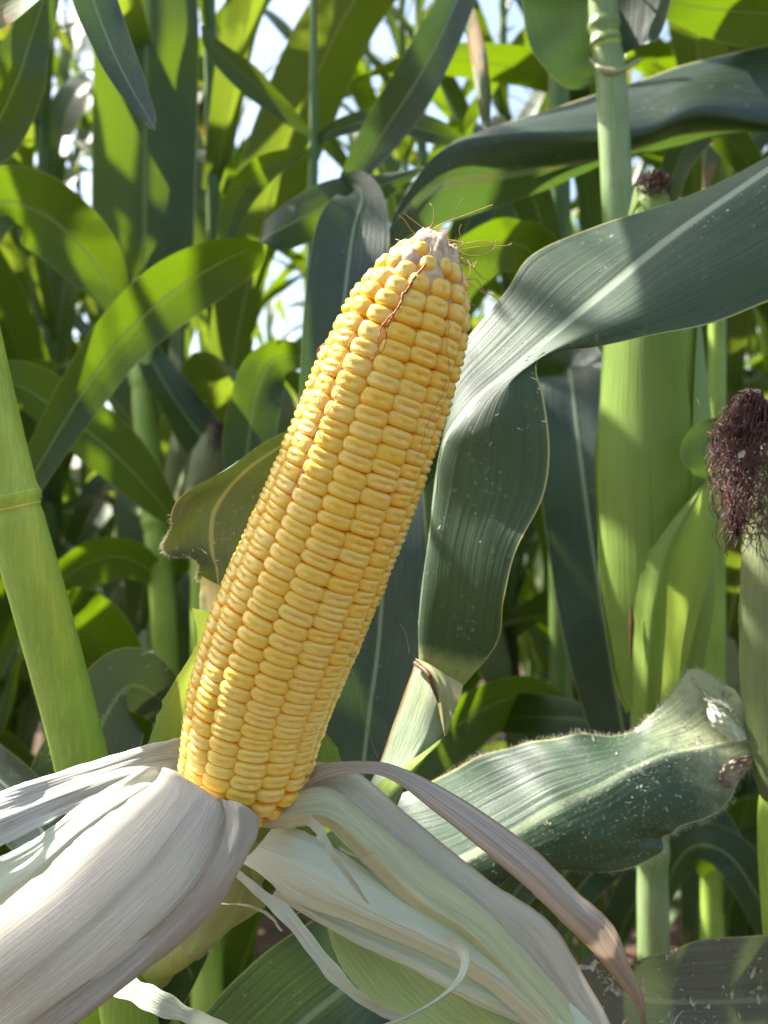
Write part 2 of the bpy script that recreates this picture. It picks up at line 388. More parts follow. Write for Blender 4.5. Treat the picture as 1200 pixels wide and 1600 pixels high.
# ------------------------------------------------------------------ ground
def ground():
    n = 120
    s = np.sign(np.linspace(-1, 1, n))*np.abs(np.linspace(-1, 1, n))**3
    X, Y = np.meshgrid(s*90, s*90+3)
    Z = .02*np.sin(Y*8.4+.6)*np.exp(-((Y-3)/12)**2)+.012*np.sin(X*13+Y*9)*np.exp(-(X/9)**2-((Y-3)/9)**2)
    o = mesh_obj('ground', np.stack([X, Y, Z], -1), grid_faces(n, n), M['soil'])
    o['kind'] = 'structure'; o['label'] = 'brown crumbly soil between the corn rows'
    # clods
    V, Fc, c = [], [], 0
    ph = np.linspace(0, np.pi, 5)[1:-1]
    for _ in range(1500):
        y = random.uniform(.5, 8); x = random.uniform(-.6, .6)*(y+.6); r = random.uniform(.008, .034)
        pts = [(0, 0, 1)]+[(math.sin(p)*math.cos(a), math.sin(p)*math.sin(a), math.cos(p)) for p in ph for a in np.arange(6)*1.047+p]+[(0, 0, -1)]
        pts = np.array(pts)*rng.uniform(.7, 1.25, (20, 1))*r*np.array((1, 1, .7))+(x, y, r*.3); V.append(pts)
        for i in range(6):
            j = (i+1) % 6; Fc.append((c, c+1+i, c+1+j)); Fc.append((c+19, c+13+j, c+13+i))
            for q in range(2): Fc.append((c+1+q*6+i, c+7+q*6+i, c+7+q*6+j, c+1+q*6+j))
        c += 20
    o = mesh_obj('soil_clods', np.concatenate(V), Fc, M['soil']); o['kind'] = 'stuff'; o['label'] = 'loose brown soil clods lying on the ground between the corn rows'; o['category'] = 'soil'
ground()

# ------------------------------------------------------------------ the peeled ear in the foreground
EAR = thing('corn_ear', 'large peeled yellow corn cob with its pale husks folded down, leaning right in the foreground', 'corn cob', P(395, 1330, .315))
AX = [(360, 1252, .309, 60), (374, 1222, .308, 96), (386, 1180, .307, 107), (404, 1100, .305, 114), (439, 1000, .302, 120), (481, 900, .299, 121), (524, 800, .296, 119),
      (563, 700, .293, 117), (600, 600, .290, 113), (632, 515, .287, 104), (652, 463, .285, 90), (666, 424, .283, 70), (675, 402, .282, 50), (680, 388, .282, 34)]
ax_w = np.array([np.append(P(*a[:3]), a[3]*a[2]/F) for a in AX])
fine = cr(ax_w, np.linspace(0, len(AX)-1, 600))
arc = np.concatenate([[0], np.cumsum(np.linalg.norm(np.diff(fine[:, :3], axis=0), axis=1))]); LEN = arc[-1]
def axis_at(s):
    q = np.array([np.interp(s, arc, fine[:, i]) for i in range(4)])
    a = np.array([np.interp(s-.004, arc, fine[:, i]) for i in range(4)]); b = np.array([np.interp(s+.004, arc, fine[:, i]) for i in range(4)])
    T = b[:3]-a[:3]; L = np.linalg.norm(T); T = T/L; slope = (b[3]-a[3])/L
    V = np.array((0, 0, CZ))-q[:3]; Nn = V-T*np.dot(V, T); Nn /= np.linalg.norm(Nn)
    return q[:3], q[3], T, Nn, np.cross(T, Nn), slope

NPH, NTH = 18, 9
def kernel_shape(a, b, h, dent, ex):
    """dent kernel: a half width, b half thickness, h dome height; returns local (x tangential, y axial, z radial)"""
    v, t = [], []
    for j in range(NTH+1):
        th = (j/NTH)*R(108)                                  # 0 = crown, goes past the equator
        for i in range(NPH):
            ph = 2*np.pi*i/NPH
            cx, cy = np.cos(ph), np.sin(ph)
            rr = np.sin(min(th, R(90)))**.72 if th < R(90) else 1-.10*(th-R(90))/R(18)
            x = a*rr*np.sign(cx)*abs(cx)**ex; y = b*rr*np.sign(cy)*abs(cy)**ex
            z = h*(np.cos(th) if th < R(90) else -(th-R(90))*2.6)
            z = h*abs(z/h)**.74 if z > 0 else z
            dd = np.exp(-((y/b-.05)/.26)**2)*np.clip(1-(x/a/.78)**4, 0, 1)*np.clip(z/h, 0, 1)
            z -= dent*h*dd*1.0
            v.append((x, y, z)); t.append((np.clip(z/h+.15*dent, 0, 1), 0, dd*min(1, dent*3)))
    return np.array(v), np.array(t)
KF = grid_faces(NTH+1, NPH, 0, True)+[tuple(range(NPH))[::-1]]

def build_kernels():
    items = []; NR = 14
    for r in range(NR):
        phi0 = R(3.0)+2*np.pi*r/NR
        s = .0022+(.0024 if r % 2 else 0)+random.uniform(0, .0012)
        while s < LEN-.0034:
            f = s/LEN
            pitch = (.00468+.0011*np.clip((f-.45)/.5, 0, 1)+.0004*np.exp(-(f/.05)**2))*.96*random.uniform(.91, 1.09)
            c, rad, T, Nn, B, slope = axis_at(s)
            phi = phi0+R(3.2*math.sin(f*5+.6)-1)+R(random.uniform(-.3, .3))
            if f > .985 and random.random() < .4: s += pitch*.9; continue
            if f > .90: phi += R(random.uniform(-4, 4))
            O = np.cos(phi)*Nn+np.sin(phi)*B; Tn = -np.sin(phi)*Nn+np.cos(phi)*B
            Rd = O-T*slope*.9; Rd /= np.linalg.norm(Rd); A = T-Rd*np.dot(T, Rd); A /= np.linalg.norm(A)
            tipf = np.clip((f-.78)/.2, 0, 1)
            a = rad*np.sin(np.pi/NR)*1.10*random.uniform(.98, 1.02)*(1+.0*tipf); a = max(a, .0024)
            b = pitch*.5*(1.15+.02*tipf); h = .0034+.0006*tipf
            dent = (.08+.26*random.random())*(1-.85*tipf)*(1 if f > .06 else .3)
            ex = random.uniform(.54, .64)+.2*tipf
            v, t = kernel_shape(a, b, h*random.uniform(.92, 1.08), dent, ex)
            sk = random.uniform(-.05, .05); v[:, 1] += v[:, 0]*sk
            # curve with the cob
            v[:, 2] -= v[:, 0]**2/(2*max(rad, .006))*1.7
            ctr = c+O*(rad-h*.98)
            w = ctr+v[:, :1]*Tn+v[:, 1:2]*A+v[:, 2:]*Rd
            rn = random.random(); col = np.column_stack([t[:, 0], np.full(len(t), rn), t[:, 2], np.ones(len(t))])
            view = np.array((0, 0, CZ))-ctr; face = np.dot(Rd, view/np.linalg.norm(view))
            items.append((face*a*b/np.dot(view, view), w, col)); s += pitch
    items.sort(key=lambda q: -q[0])
    for _, w, col in items[:100]: mesh_obj('kernel', w, KF, M['kernel'], EAR, attr=col)
    n = len(w); fs = [tuple(i+k*n for i in q) for k in range(len(items)-100) for q in KF]
    o = mesh_obj('kernels', np.concatenate([q[1] for q in items[100:]]), fs, M['kernel'], EAR, attr=np.concatenate([q[2] for q in items[100:]])); o['kind'] = 'stuff'
build_kernels()

def cob_core():
    n, seg = 90, 40; V = []
    for j in range(n):
        s = LEN*(.01+.985*j/(n-1)); c, rad, T, Nn, B, _ = axis_at(min(s, LEN-.0001))
        r = rad-.0031
        if j > n-9: r = max(r, .0062)*(1+.015*(j-n+9))
        for i in range(seg):
            a = 2*np.pi*i/seg; rr = max(r, .003)*(1+.03*math.sin(i*5+j)); ext = 0
            if j > n-9:
                q = (j-n+9)/8; ext = q*(.0036+.0013*math.sin(a*2+2.6)+.0007*math.sin(a*5+1)+.0004*math.sin(a*9)+.0003*math.sin(a*17)); rr *= 1+.08*math.sin(a*7)*q
            V.append(c+T*ext+rr*(np.cos(a)*Nn+np.sin(a)*B))
    c, rad, T, Nn, B, _ = axis_at(LEN-.0002)
    for k, (rr, e) in enumerate([(.0046, .0022), (.0030, .0008), (.0012, .0002)]):
        for i in range(seg): a = 2*np.pi*i/seg; V.append(c+T*e+rr*(np.cos(a)*Nn+np.sin(a)*B))
    k = n-9; fa = grid_faces(n+3, seg, 0, True)
    mesh_obj('cob_core', V[:(k+1)*seg], fa[:k*seg], M['cobcore'], EAR)
    V = V[k*seg:]; m = len(V)//seg
    mesh_obj('cob_tip', V, grid_faces(m, seg, 0, True)+[tuple(range((m-1)*seg, m*seg))], M['cobtip'], EAR)
cob_core()

def wiggly(p0, dr, L, n=22, amp=.15, grav=0., curl=0.):
    p = np.array(p0, float); d = np.array(dr, float); d /= np.linalg.norm(d); out = [p.copy()]; k = rng.normal(0, 1, 3)
    for i in range(n):
        k = k*.75+rng.normal(0, 1, 3)*.65
        d = d+k*amp+np.array((0, 0, -grav)); d /= np.linalg.norm(d); p = p+d*L/n; out.append(p.copy())
    return np.array(out)

def pxline(pts, n=40, jit=0.):
    w = np.array([P(*p) for p in pts]); c = cr(w, np.linspace(0, len(pts)-1, n))
    if jit: c = c+rng.normal(0, jit, c.shape)
    return c
def cob_silk():
    m = Many(); random.seed(3)
    tip, _, T, Nn, B, _ = axis_at(LEN)
    for k in range(34):
        a = random.uniform(0, 6.28); p = tip+T*random.uniform(-.001, .004)+.006*(np.cos(a)*Nn+np.sin(a)*B)
        m.add(wiggly(p, B*random.uniform(.2, 1.3)+T*random.uniform(-.2, .7)+Nn*random.uniform(-.4, .5)+(0, 0, .0), random.uniform(.006, .022), 18, .2), .00012)
    for pts in ([(655, 372, .283), (690, 350, .28), (730, 335, .278), (770, 320, .276)], [(720, 390, .281), (750, 385, .279), (790, 384, .278), (800, 380, .278)],
                [(715, 395, .281), (745, 400, .278), (770, 390, .277), (775, 375, .277)], [(728, 437, .277), (745, 437, .275), (757, 455, .274), (775, 465, .273), (783, 478, .273)],
                [(718, 410, .279), (735, 415, .277), (752, 432, .276), (765, 438, .276)],
                [(545, 520, .268), (505, 538, .27), (495, 555, .272), (500, 580, .273), (480, 610, .275), (462, 635, .276)],
                [(690, 700, .282), (684, 740, .283), (683, 775, .284)],
                [(556, 1020, .292), (545, 1024, .29), (560, 1028, .289)], [(548, 1040, .30), (560, 1090, .31), (575, 1140, .32), (590, 1185, .33)],
                [(640, 1020, .345), (634, 990, .345), (626, 976, .345)]):
        m.add(pxline(pts), .00014)
    m.build('silk', M['silk_tan'], EAR)
    def on_cob(y0, y1, ph0, ph1, n, w, up=.0006):                # strand lying on the kernels
        pts = []
        for i in range(n):
            f = i/(n-1); y = y0+(y1-y0)*f
            s = np.interp(-y, [-a[1] for a in AX], np.interp(np.arange(len(AX)), np.linspace(0, len(AX)-1, 600), arc)); c, rad, T, Nn, B, _ = axis_at(s)
            ph = R(ph0+(ph1-ph0)*f+w*math.sin(f*9)); pts.append(c+(rad+up+.0003*math.sin(f*40))*(np.cos(ph)*Nn+np.sin(ph)*B))
        return np.array(pts)
    m = Many()
    m.add(on_cob(408, 470, -4, -13, 30, 1, .0002), np.concatenate([np.linspace(.0002, .0005, 15), np.linspace(.0005, .0004, 15)]), 6)
    m.add(on_cob(468, 560, -13, -11, 40, 1.5, .0002), np.linspace(.0004, .00012, 40), 6)
    m.add(on_cob(470, 575, -13, -17, 40, 2.5, .0002), np.linspace(.0003, .00010, 40), 5)
    m.build('silk', M['silk_red'], EAR)
    m = Many()
    for a in ((520, 760, -40, -34), (545, 700, -47, -40), (560, 690, 48, 42), (470, 560, 30, 50), (600, 790, -30, -38)): m.add(on_cob(*a, 50, 2), .00011)
    m.build('silk', M['silk_tan'], EAR)
cob_silk()

def hd(w, seed, a=1., fr=4):                                     # husk folds: lengthwise buckles
    def f(U, V):
        r = np.random.default_rng(int(seed*10)); h = 0*U
        for k in range(1, fr+3): h = h+r.uniform(-1, 1)*np.sin(U*k*3.6+r.uniform(0, 6)+V*r.uniform(-1.2, 1.2))/k**.8
        for k in range(4):
            c = r.uniform(.08, .92)+.10*np.sin(V*r.uniform(1, 4)+r.uniform(0, 6)); h = h+r.choice((-1, 1))*r.uniform(.15, .45)*np.exp(-np.abs(U-c)/r.uniform(.03, .08))
        h = h+.05*np.sin(U*r.uniform(70, 110)+2*np.sin(V*5))*np.clip(.3+sn(U, V, seed+9), 0, 1)
        return w*a*h*np.clip(V*4, .25, 1)+w*.35*np.sin(V*17+seed)*np.abs(2*U-1)**3
    return f
def gr(rows, d=None): return rows
U31 = np.linspace(0, 1, 71)
# left group
patch('husk', [[(292, 1232, .302), (315, 1250, .297), (345, 1268, .295), (375, 1280, .296), (396, 1284, .300)],
               [(262, 1203, .288), (288, 1214, .281), (335, 1243, .279), (368, 1262, .280), (403, 1272, .286)],
               [(240, 1222, .283), (268, 1250, .272), (312, 1284, .270), (352, 1306, .272), (398, 1298, .281)],
               [(160, 1283, .275), (200, 1330, .262), (255, 1362, .260), (315, 1382, .262), (366, 1372, .272)],
               [(70, 1358, .268), (110, 1412, .255), (168, 1446, .252), (240, 1462, .254), (302, 1440, .265)],
               [(-25, 1435, .260), (8, 1492, .248), (66, 1532, .246), (136, 1550, .248), (206, 1516, .260)],
               [(-140, 1530, .255), (-105, 1585, .245), (-50, 1625, .243), (20, 1640, .245), (84, 1602, .257)],
               [(-280, 1640, .25), (-240, 1690, .24), (-180, 1730, .24), (-110, 1740, .242), (-40, 1710, .254)]],
      M['husk_white'], EAR, U31, 90, hd(.0010, 3), key='husk', label='broad dry white husk curling down to the left')
patch('husk', [[(345, 1268, .293), (370, 1280, .292), (400, 1290, .297)],
               [(343, 1247, .278), (372, 1254, .2765), (404, 1274, .283)],
               [(352, 1280, .272), (378, 1290, .271), (402, 1304, .279)],
               [(335, 1335, .264), (362, 1345, .265), (380, 1352, .270)],
               [(290, 1400, .258), (320, 1410, .260), (345, 1412, .266)],
               [(215, 1470, .253), (250, 1482, .254), (280, 1476, .260)],
               [(120, 1545, .247), (160, 1560, .248), (190, 1545, .254)],
               [(20, 1620, .242), (60, 1640, .243), (90, 1620, .25)]], M['husk_white'], EAR, U31, 80, hd(.0007, 6), label='narrow dry husk lying over the right edge of the broad one')
patch('husk', [[(300, 1200, .315), (300, 1185, .318), (300, 1150, .322)],
               [(238, 1222, .305), (225, 1195, .309), (262, 1156, .316)],
               [(150, 1248, .297), (140, 1222, .300), (180, 1178, .309)],
               [(80, 1282, .290), (60, 1250, .293), (90, 1206, .300)],
               [(0, 1322, .284), (-10, 1278, .286), (0, 1235, .292)],
               [(-120, 1370, .278), (-130, 1320, .28), (-120, 1270, .286)]], M['husk_veined'], EAR, U31, 70, hd(.0011, 8), label='grey-veined dry husk reaching to the left edge')
patch('husk', [[(300, 1225, .312), (295, 1210, .314), (285, 1190, .316)],
               [(235, 1262, .298), (215, 1240, .300), (215, 1205, .304)],
               [(150, 1325, .288), (125, 1300, .289), (130, 1255, .294)],
               [(60, 1400, .282), (40, 1375, .282), (60, 1305, .288)],
               [(-30, 1470, .276), (-40, 1430, .276), (-20, 1350, .282)],
               [(-140, 1560, .27), (-150, 1510, .27), (-120, 1420, .276)]], M['husk_mint'], EAR, U31, 60, hd(.0011, 12), label='pale greenish-white husk on the left')
# right group
patch('husk', [[(470, 1215, .320), (462, 1230, .312), (448, 1256, .300)],
               [(498, 1194, .312), (498, 1206, .306), (495, 1222, .300)],
               [(550, 1188, .308), (552, 1198, .303), (552, 1208, .299)],
               [(618, 1196, .303), (615, 1207, .299), (610, 1219, .297)],
               [(720, 1247, .296), (705, 1262, .290), (688, 1275, .290)],
               [(830, 1322, .290), (812, 1345, .283), (795, 1363, .284)],
               [(904, 1394, .288), (886, 1414, .281), (870, 1434, .283)],
               [(958, 1446, .288), (940, 1464, .282), (927, 1488, .284)],
               [(984, 1506, .291), (975, 1520, .287), (965, 1536, .288)],
               [(1007, 1560, .294), (1001, 1566, .292), (993, 1571, .292)],
               [(1010, 1600, .296), (1007, 1601, .296), (1002, 1600, .296)]], M['husk_dry'], EAR, U31, 110, hd(.0006, 21), label='narrow dry brown-tipped husk arching to the right')
patch('husk', [[(470, 1200, .330), (462, 1222, .322), (450, 1245, .314)],
               [(505, 1190, .324), (503, 1215, .312), (498, 1245, .303)],
               [(562, 1208, .318), (560, 1232, .306), (552, 1262, .299)],
               [(650, 1284, .314), (640, 1306, .305), (622, 1335, .299)],
               [(758, 1372, .311), (742, 1392, .303), (722, 1420, .299)],
               [(822, 1412, .309), (806, 1436, .302), (785, 1462, .299)],
               [(868, 1452, .309), (848, 1478, .302), (826, 1500, .299)],
               [(920, 1540, .308), (895, 1550, .301), (868, 1565, .298)],
               [(960, 1612, .306), (940, 1622, .300), (915, 1632, .297)],
               [(990, 1700, .30), (975, 1700, .297), (960, 1700, .296)]], M['husk_pink'], EAR, U31, 90, hd(.0007, 33), label='pinkish cream husk along the top of the right-hand bundle')
patch('husk', [[(420, 1248, .306), (412, 1268, .302), (404, 1282, .300), (400, 1292, .300)],
               [(470, 1232, .302), (462, 1255, .296), (450, 1276, .294), (440, 1294, .297)],
               [(525, 1235, .300), (522, 1256, .294), (514, 1276, .292), (505, 1290, .295)],
               [(600, 1290, .300), (590, 1312, .293), (578, 1330, .291), (566, 1345, .295)],
               [(685, 1362, .300), (668, 1386, .293), (652, 1402, .291), (640, 1415, .295)],
               [(765, 1422, .300), (750, 1442, .293), (735, 1458, .291), (716, 1468, .296)],
               [(845, 1510, .299), (825, 1520, .293), (805, 1532, .291), (785, 1542, .296)],
               [(905, 1585, .299), (885, 1592, .293), (865, 1600, .291), (845, 1610, .296)],
               [(970, 1690, .298), (955, 1695, .294), (940, 1700, .292), (920, 1705, .296)]], M['husk_cream'], EAR, U31, 90, hd(.0009, 31), label='cream and pale green husk sweeping down to the right')
patch('husk', [[(600, 1330, .306), (590, 1345, .304), (575, 1352, .304)],
               [(660, 1400, .304), (645, 1412, .301), (630, 1412, .303)],
               [(740, 1462, .302), (722, 1478, .299), (700, 1480, .301)],
               [(820, 1528, .301), (800, 1545, .298), (775, 1545, .300)],
               [(885, 1605, .300), (865, 1615, .298), (840, 1620, .299)],
               [(950, 1700, .30), (935, 1705, .297), (915, 1710, .298)]], M['husk_lime'], EAR, U31, 60, hd(.0006, 35))
patch('husk', [[(425, 1296, .310), (408, 1316, .306), (392, 1334, .305), (372, 1345, .308)],
               [(462, 1297, .301), (448, 1328, .296), (432, 1352, .295), (408, 1366, .299)],
               [(512, 1320, .298), (500, 1352, .291), (482, 1384, .290), (456, 1408, .294)],
               [(600, 1378, .299), (585, 1405, .291), (568, 1426, .289), (545, 1442, .293)],
               [(700, 1432, .300), (680, 1452, .292), (662, 1468, .290), (640, 1480, .294)],
               [(800, 1490, .300), (780, 1508, .293), (762, 1522, .291), (738, 1530, .295)],
               [(885, 1565, .299), (862, 1578, .293), (842, 1588, .291), (820, 1595, .295)],
               [(955, 1640, .298), (932, 1648, .293), (915, 1655, .292), (890, 1660, .295)],
               [(1000, 1720, .30), (990, 1725, .295), (980, 1730, .293), (960, 1735, .296)]], M['husk_mint'], EAR, U31, 90, hd(.0010, 44), label='minty white husk below the cob with a curled lower edge')
patch('husk', [[(440, 1375, .306), (430, 1392, .303), (425, 1400, .305)],
               [(545, 1430, .300), (535, 1452, .297), (530, 1462, .300)],
               [(650, 1470, .299), (640, 1498, .295), (632, 1512, .298)],
               [(745, 1515, .300), (730, 1545, .295), (722, 1560, .298)],
               [(850, 1575, .299), (838, 1600, .296), (830, 1612, .298)],
               [(940, 1650, .30), (930, 1670, .297), (925, 1680, .298)]], M['husk_mint'], EAR, U31, 70, hd(.0009, 47))
patch('husk', [[(520, 1300, .335), (490, 1310, .332), (470, 1330, .330)],
               [(600, 1350, .330), (560, 1380, .322), (500, 1420, .318)],
               [(720, 1420, .328), (640, 1450, .315), (540, 1520, .308)],
               [(820, 1500, .322), (720, 1530, .308), (600, 1590, .302)],
               [(900, 1590, .318), (800, 1610, .306), (690, 1650, .300)],
               [(960, 1700, .31), (880, 1710, .305), (800, 1730, .30)]], M['husk_lime'], EAR, U31, 80, hd(.0020, 52), label='soft lime green inner husk at the bottom')
patch('husk', [[(560, 1300, .345), (520, 1290, .340), (480, 1285, .335)],
               [(640, 1370, .342), (590, 1370, .336), (540, 1370, .33)],
               [(730, 1450, .338), (680, 1460, .332), (620, 1480, .325)],
               [(840, 1540, .332), (790, 1560, .325), (720, 1590, .318)],
               [(930, 1660, .328), (880, 1680, .32), (820, 1700, .312)]], M['husk_lime'], EAR, U31, 60, hd(.0016, 57))
patch('husk', [[(690, 1462, .289), (697, 1467, .288), (700, 1474, .288)], [(722, 1472, .280), (727, 1486, .279), (720, 1498, .281)],
               [(733, 1500, .274), (728, 1522, .274), (712, 1530, .276)], [(716, 1540, .272), (690, 1560, .272), (680, 1562, .274)],
               [(660, 1577, .274), (635, 1592, .274), (622, 1592, .276)], [(600, 1605, .278), (585, 1612, .278), (570, 1610, .28)]], M['husk_shred'], EAR, np.linspace(0, 1, 12), 50, hd(.0003, 5), label='thin curled husk ribbon')
def ribbon(pts, w, seed, mat='husk_shred', label=None):
    n = 50; c = pxline([p[:3] for p in pts], n); ww = np.interp(np.linspace(0, 1, n), np.linspace(0, 1, len(w)), w)*.3/F
    T, Nn, B = frames(c); us = np.linspace(-1, 1, 7); a = np.linspace(.2, 1.2, n)+seed
    sd = Nn*np.cos(a)[:, None]+B*np.sin(a)[:, None]
    V_ = c-np.array((0, 0, CZ)); V_ /= np.linalg.norm(V_, axis=1, keepdims=True)
    s0 = np.cross(T, V_); s0 /= np.linalg.norm(s0, axis=1, keepdims=True); sd = s0*.9+np.cross(s0, T)*np.sin(a*2)[:, None]*.35
    g = c[:, None]+sd[:, None]*us[None, :, None]*(ww*(1+.12*np.sin(np.arange(n)*.45+seed)+.08*np.sin(np.arange(n)*.9+seed)))[:, None, None]
    finish('husk', g, (us+1)/2, np.linspace(0, 1, n), M[mat], EAR, label=label, disp=lambda U, V: .0006*np.cos(U*3.1)+.0003*np.sin(V*30+seed))
ribbon([(368, 1362, .30), (400, 1390, .292), (450, 1432, .286), (500, 1495, .284), (545, 1545, .285), (600, 1582, .289), (640, 1590, .292)], [4, 8, 11, 13, 10, 8, 5], 1, label='torn thread of husk hanging below the cob')
ribbon([(482, 1280, .288), (500, 1300, .282), (520, 1335, .278), (545, 1370, .278), (575, 1412, .28)], [9, 9, 6, 5, 2], 2, label='short white husk shred below the cob')
ribbon([(170, 1505, .300), (190, 1535, .295), (235, 1560, .290), (290, 1585, .288), (350, 1612, .288), (420, 1640, .29)], [16, 20, 18, 14, 12, 10], 4, label='pale strip of husk at the bottom left')
ribbon([(345, 1412, .296), (385, 1415, .291), (420, 1430, .288), (440, 1455, .287)], [1.2, 1.5, 1.5, .8], 6)
ribbon([(530, 1325, .292), (560, 1338, .286), (590, 1328, .284)], [1, 1.2, .8], 7)
ribbon([(455, 1432, .29), (475, 1425, .287), (500, 1440, .286)], [1, 1.4, .8], 8)
# green husks left standing behind the cob and the two long blades they carry
patch('husk', [[(300, 950, .330), (340, 960, .335), (400, 990, .345)], [(308, 1000, .330), (350, 1010, .335), (420, 1030, .345)], [(265, 1080, .328), (330, 1090, .333), (430, 1110, .345)],
               [(235, 1150, .326), (320, 1170, .331), (420, 1190, .345)], [(220, 1230, .330), (320, 1240, .333), (420, 1250, .345)], [(300, 1330, .34), (350, 1330, .34), (400, 1330, .345)]],
      M['green_husk'], EAR, disp=hd(.0012, 61), label='green husk standing behind the left of the cob')
patch('husk', [[(420, 1120, .345), (480, 1120, .340), (510, 1145, .335)], [(420, 1180, .345), (480, 1170, .338), (530, 1180, .332)], [(420, 1240, .345), (480, 1230, .336), (535, 1230, .330)], [(400, 1320, .345), (460, 1310, .34), (510, 1310, .335)]],
      M['green_husk'], EAR, disp=hd(.0010, 62))
dL = .345
FL = patch('blade', [[(318, 905, .337), (342, 925, .345), (380, 950, .352)], [(300, 882, .335), (340, 890, .344), (400, 905, .354)], [(262, 860, .332), (330, 852, .347), (430, 870, .360)],
                     [(260, 825, .331), (335, 800, .350), (455, 820, .364)], [(288, 778, .333), (370, 750, .354), (485, 780, .366)], [(350, 729, .340), (425, 705, .357), (525, 745, .366)],
                     [(440, 685, .350), (500, 670, .36), (570, 700, .366)], [(560, 655, .36), (580, 650, .362), (600, 670, .366)]], M['blade_dusty'], EAR, US_LEAF, 60, leafdisp(.02, 4, .10), key='FL', label='rounded dusty leaf blade left of the cob')
patch('collar', [[(312, 955, .334), (335, 965, .336), (370, 980, .345)], [(312, 930, .335), (335, 938, .338), (375, 955, .348)], [(316, 900, .3355), (342, 915, .343), (380, 935, .351)]], M['collar'], EAR, disp=hd(.0006, 3))
FR = patch('blade', [[(712, 1080, .385), (654, 1042, .368), (700, 1058, .362), (724, 1072, .360)],
                     [(712, 1000, .390), (652, 985, .368), (715, 1000, .358), (778, 1003, .352)],
                     [(715, 930, .392), (658, 915, .366), (725, 930, .354), (789, 935, .346)],
                     [(722, 850, .392), (667, 845, .365), (735, 850, .352), (806, 858, .343)],
                     [(725, 770, .390), (676, 775, .364), (755, 780, .352), (848, 775, .345)],
                     [(722, 700, .385), (687, 712, .362), (765, 712, .352), (859, 705, .348)],
                     [(700, 640, .378), (704, 668, .360), (765, 668, .352), (850, 625, .352)],
                     [(700, 575, .378), (740, 622, .360), (785, 612, .354), (838, 572, .355)],
                     [(735, 520, .380), (795, 577, .360), (825, 572, .354), (858, 549, .356)],
                     [(790, 452, .384), (858, 524, .362), (895, 530, .354), (935, 541, .354)],
                     [(832, 398, .388), (932, 462, .366), (980, 490, .354), (1020, 524, .352)],
                     [(930, 358, .394), (1020, 390, .370), (1070, 440, .356), (1110, 505, .350)],
                     [(1065, 310, .400), (1110, 325, .372), (1160, 395, .356), (1200, 470, .350)],
                     [(1200, 240, .405), (1215, 252, .375), (1270, 330, .358), (1310, 430, .350)],
                     [(1340, 150, .41), (1340, 170, .38), (1390, 250, .36), (1430, 350, .352)]], M['blade'], EAR,
           np.array([0, .02, .08, .16, .23, .28, .305, .32, .333, .346, .36, .39, .44, .5, .58, .66, .74, .82, .9, .96, .985, 1]), 120, lambda U, V: leafdisp(.022, 9, .05, .04)(np.interp(U, [0, .333, 1], [0, .5, 1]), V), key='FR', label='big blue-green leaf blade bending over to the right of the cob')
# the midrib of this blade runs at a third of its grid: rescale its UVs
ul = FR.data.uv_layers[0]; n_ = len(ul.data); a_ = np.zeros(n_*2, np.float32); ul.data.foreach_get('uv', a_); a_ = a_.reshape(-1, 2)
a_[:, 0] = np.interp(a_[:, 0], [0, .333, 1], [0, .5, 1]); ul.data.foreach_set('uv', a_.ravel())
patch('sheath', [[(556, 1260, .350), (590, 1262, .345), (620, 1260, .345)], [(592, 1195, .355), (625, 1205, .347), (650, 1195, .347)], [(614, 1130, .358), (655, 1145, .350), (690, 1150, .352)],
                 [(634, 1075, .362), (675, 1085, .354), (705, 1105, .356)], [(648, 1034, .366), (685, 1052, .359), (722, 1074, .360)]], M['sheath'], EAR, disp=hd(.0006, 71), label='pale sheath with brown edges right of the cob')
patch('husk', [[(556, 1262, .346), (580, 1275, .343), (590, 1268, .342)], [(600, 1215, .345), (625, 1225, .338), (640, 1215, .337)], [(640, 1190, .344), (660, 1185, .336), (672, 1175, .338)], [(694, 1150, .350), (694, 1152, .350), (694, 1155, .351)]], M['green_husk'], EAR, disp=hd(.0004, 72))
m_ = Many(); m_.add(pxline([(649, 1036, .3625), (668, 1052, .3535), (676, 1072, .352), (690, 1110, .3515), (694, 1150, .350)]), np.array([.0011]*14+list(np.linspace(.001, .0003, 26))), 6); m_.build('ligule', M['brown'], EAR)
patch('collar', [[(648, 1028, .3600), (668, 1036, .3570), (690, 1050, .3545), (724, 1070, .3535)], [(664, 1046, .3555), (685, 1062, .3525), (700, 1078, .3515), (719, 1090, .352)], [(680, 1090, .3520), (690, 1096, .3505), (700, 1102, .350), (712, 1108, .3505)], [(694, 1150, .3500), (696, 1150, .349), (697, 1150, .349), (698, 1150, .3490)]], M['collar_green'], EAR, disp=hd(.0005, 14))
# shank
stalk('shank', [(*P(398, 1290, .318), .010), (*P(372, 1360, .322), .0100), (*P(325, 1430, .335), .0095), (*P(272, 1478, .352), .0095), (*P(245, 1500, .39), .010), (*P(240, 1560, .45), .010), (*P(245, 1700, .50), .011)], M['shank'], EAR, (.3, .42), n=60)
patch('husk', [[(345, 1330, .312), (375, 1340, .308), (405, 1335, .312)], [(330, 1385, .314), (365, 1395, .311), (412, 1395, .316)], [(300, 1440, .322), (340, 1440, .320), (412, 1420, .324)], [(268, 1470, .334), (310, 1490, .330), (355, 1455, .332)], [(262, 1505, .345), (275, 1510, .343), (290, 1505, .345)]],
      M['husk_lime'], EAR, disp=hd(.0008, 81))

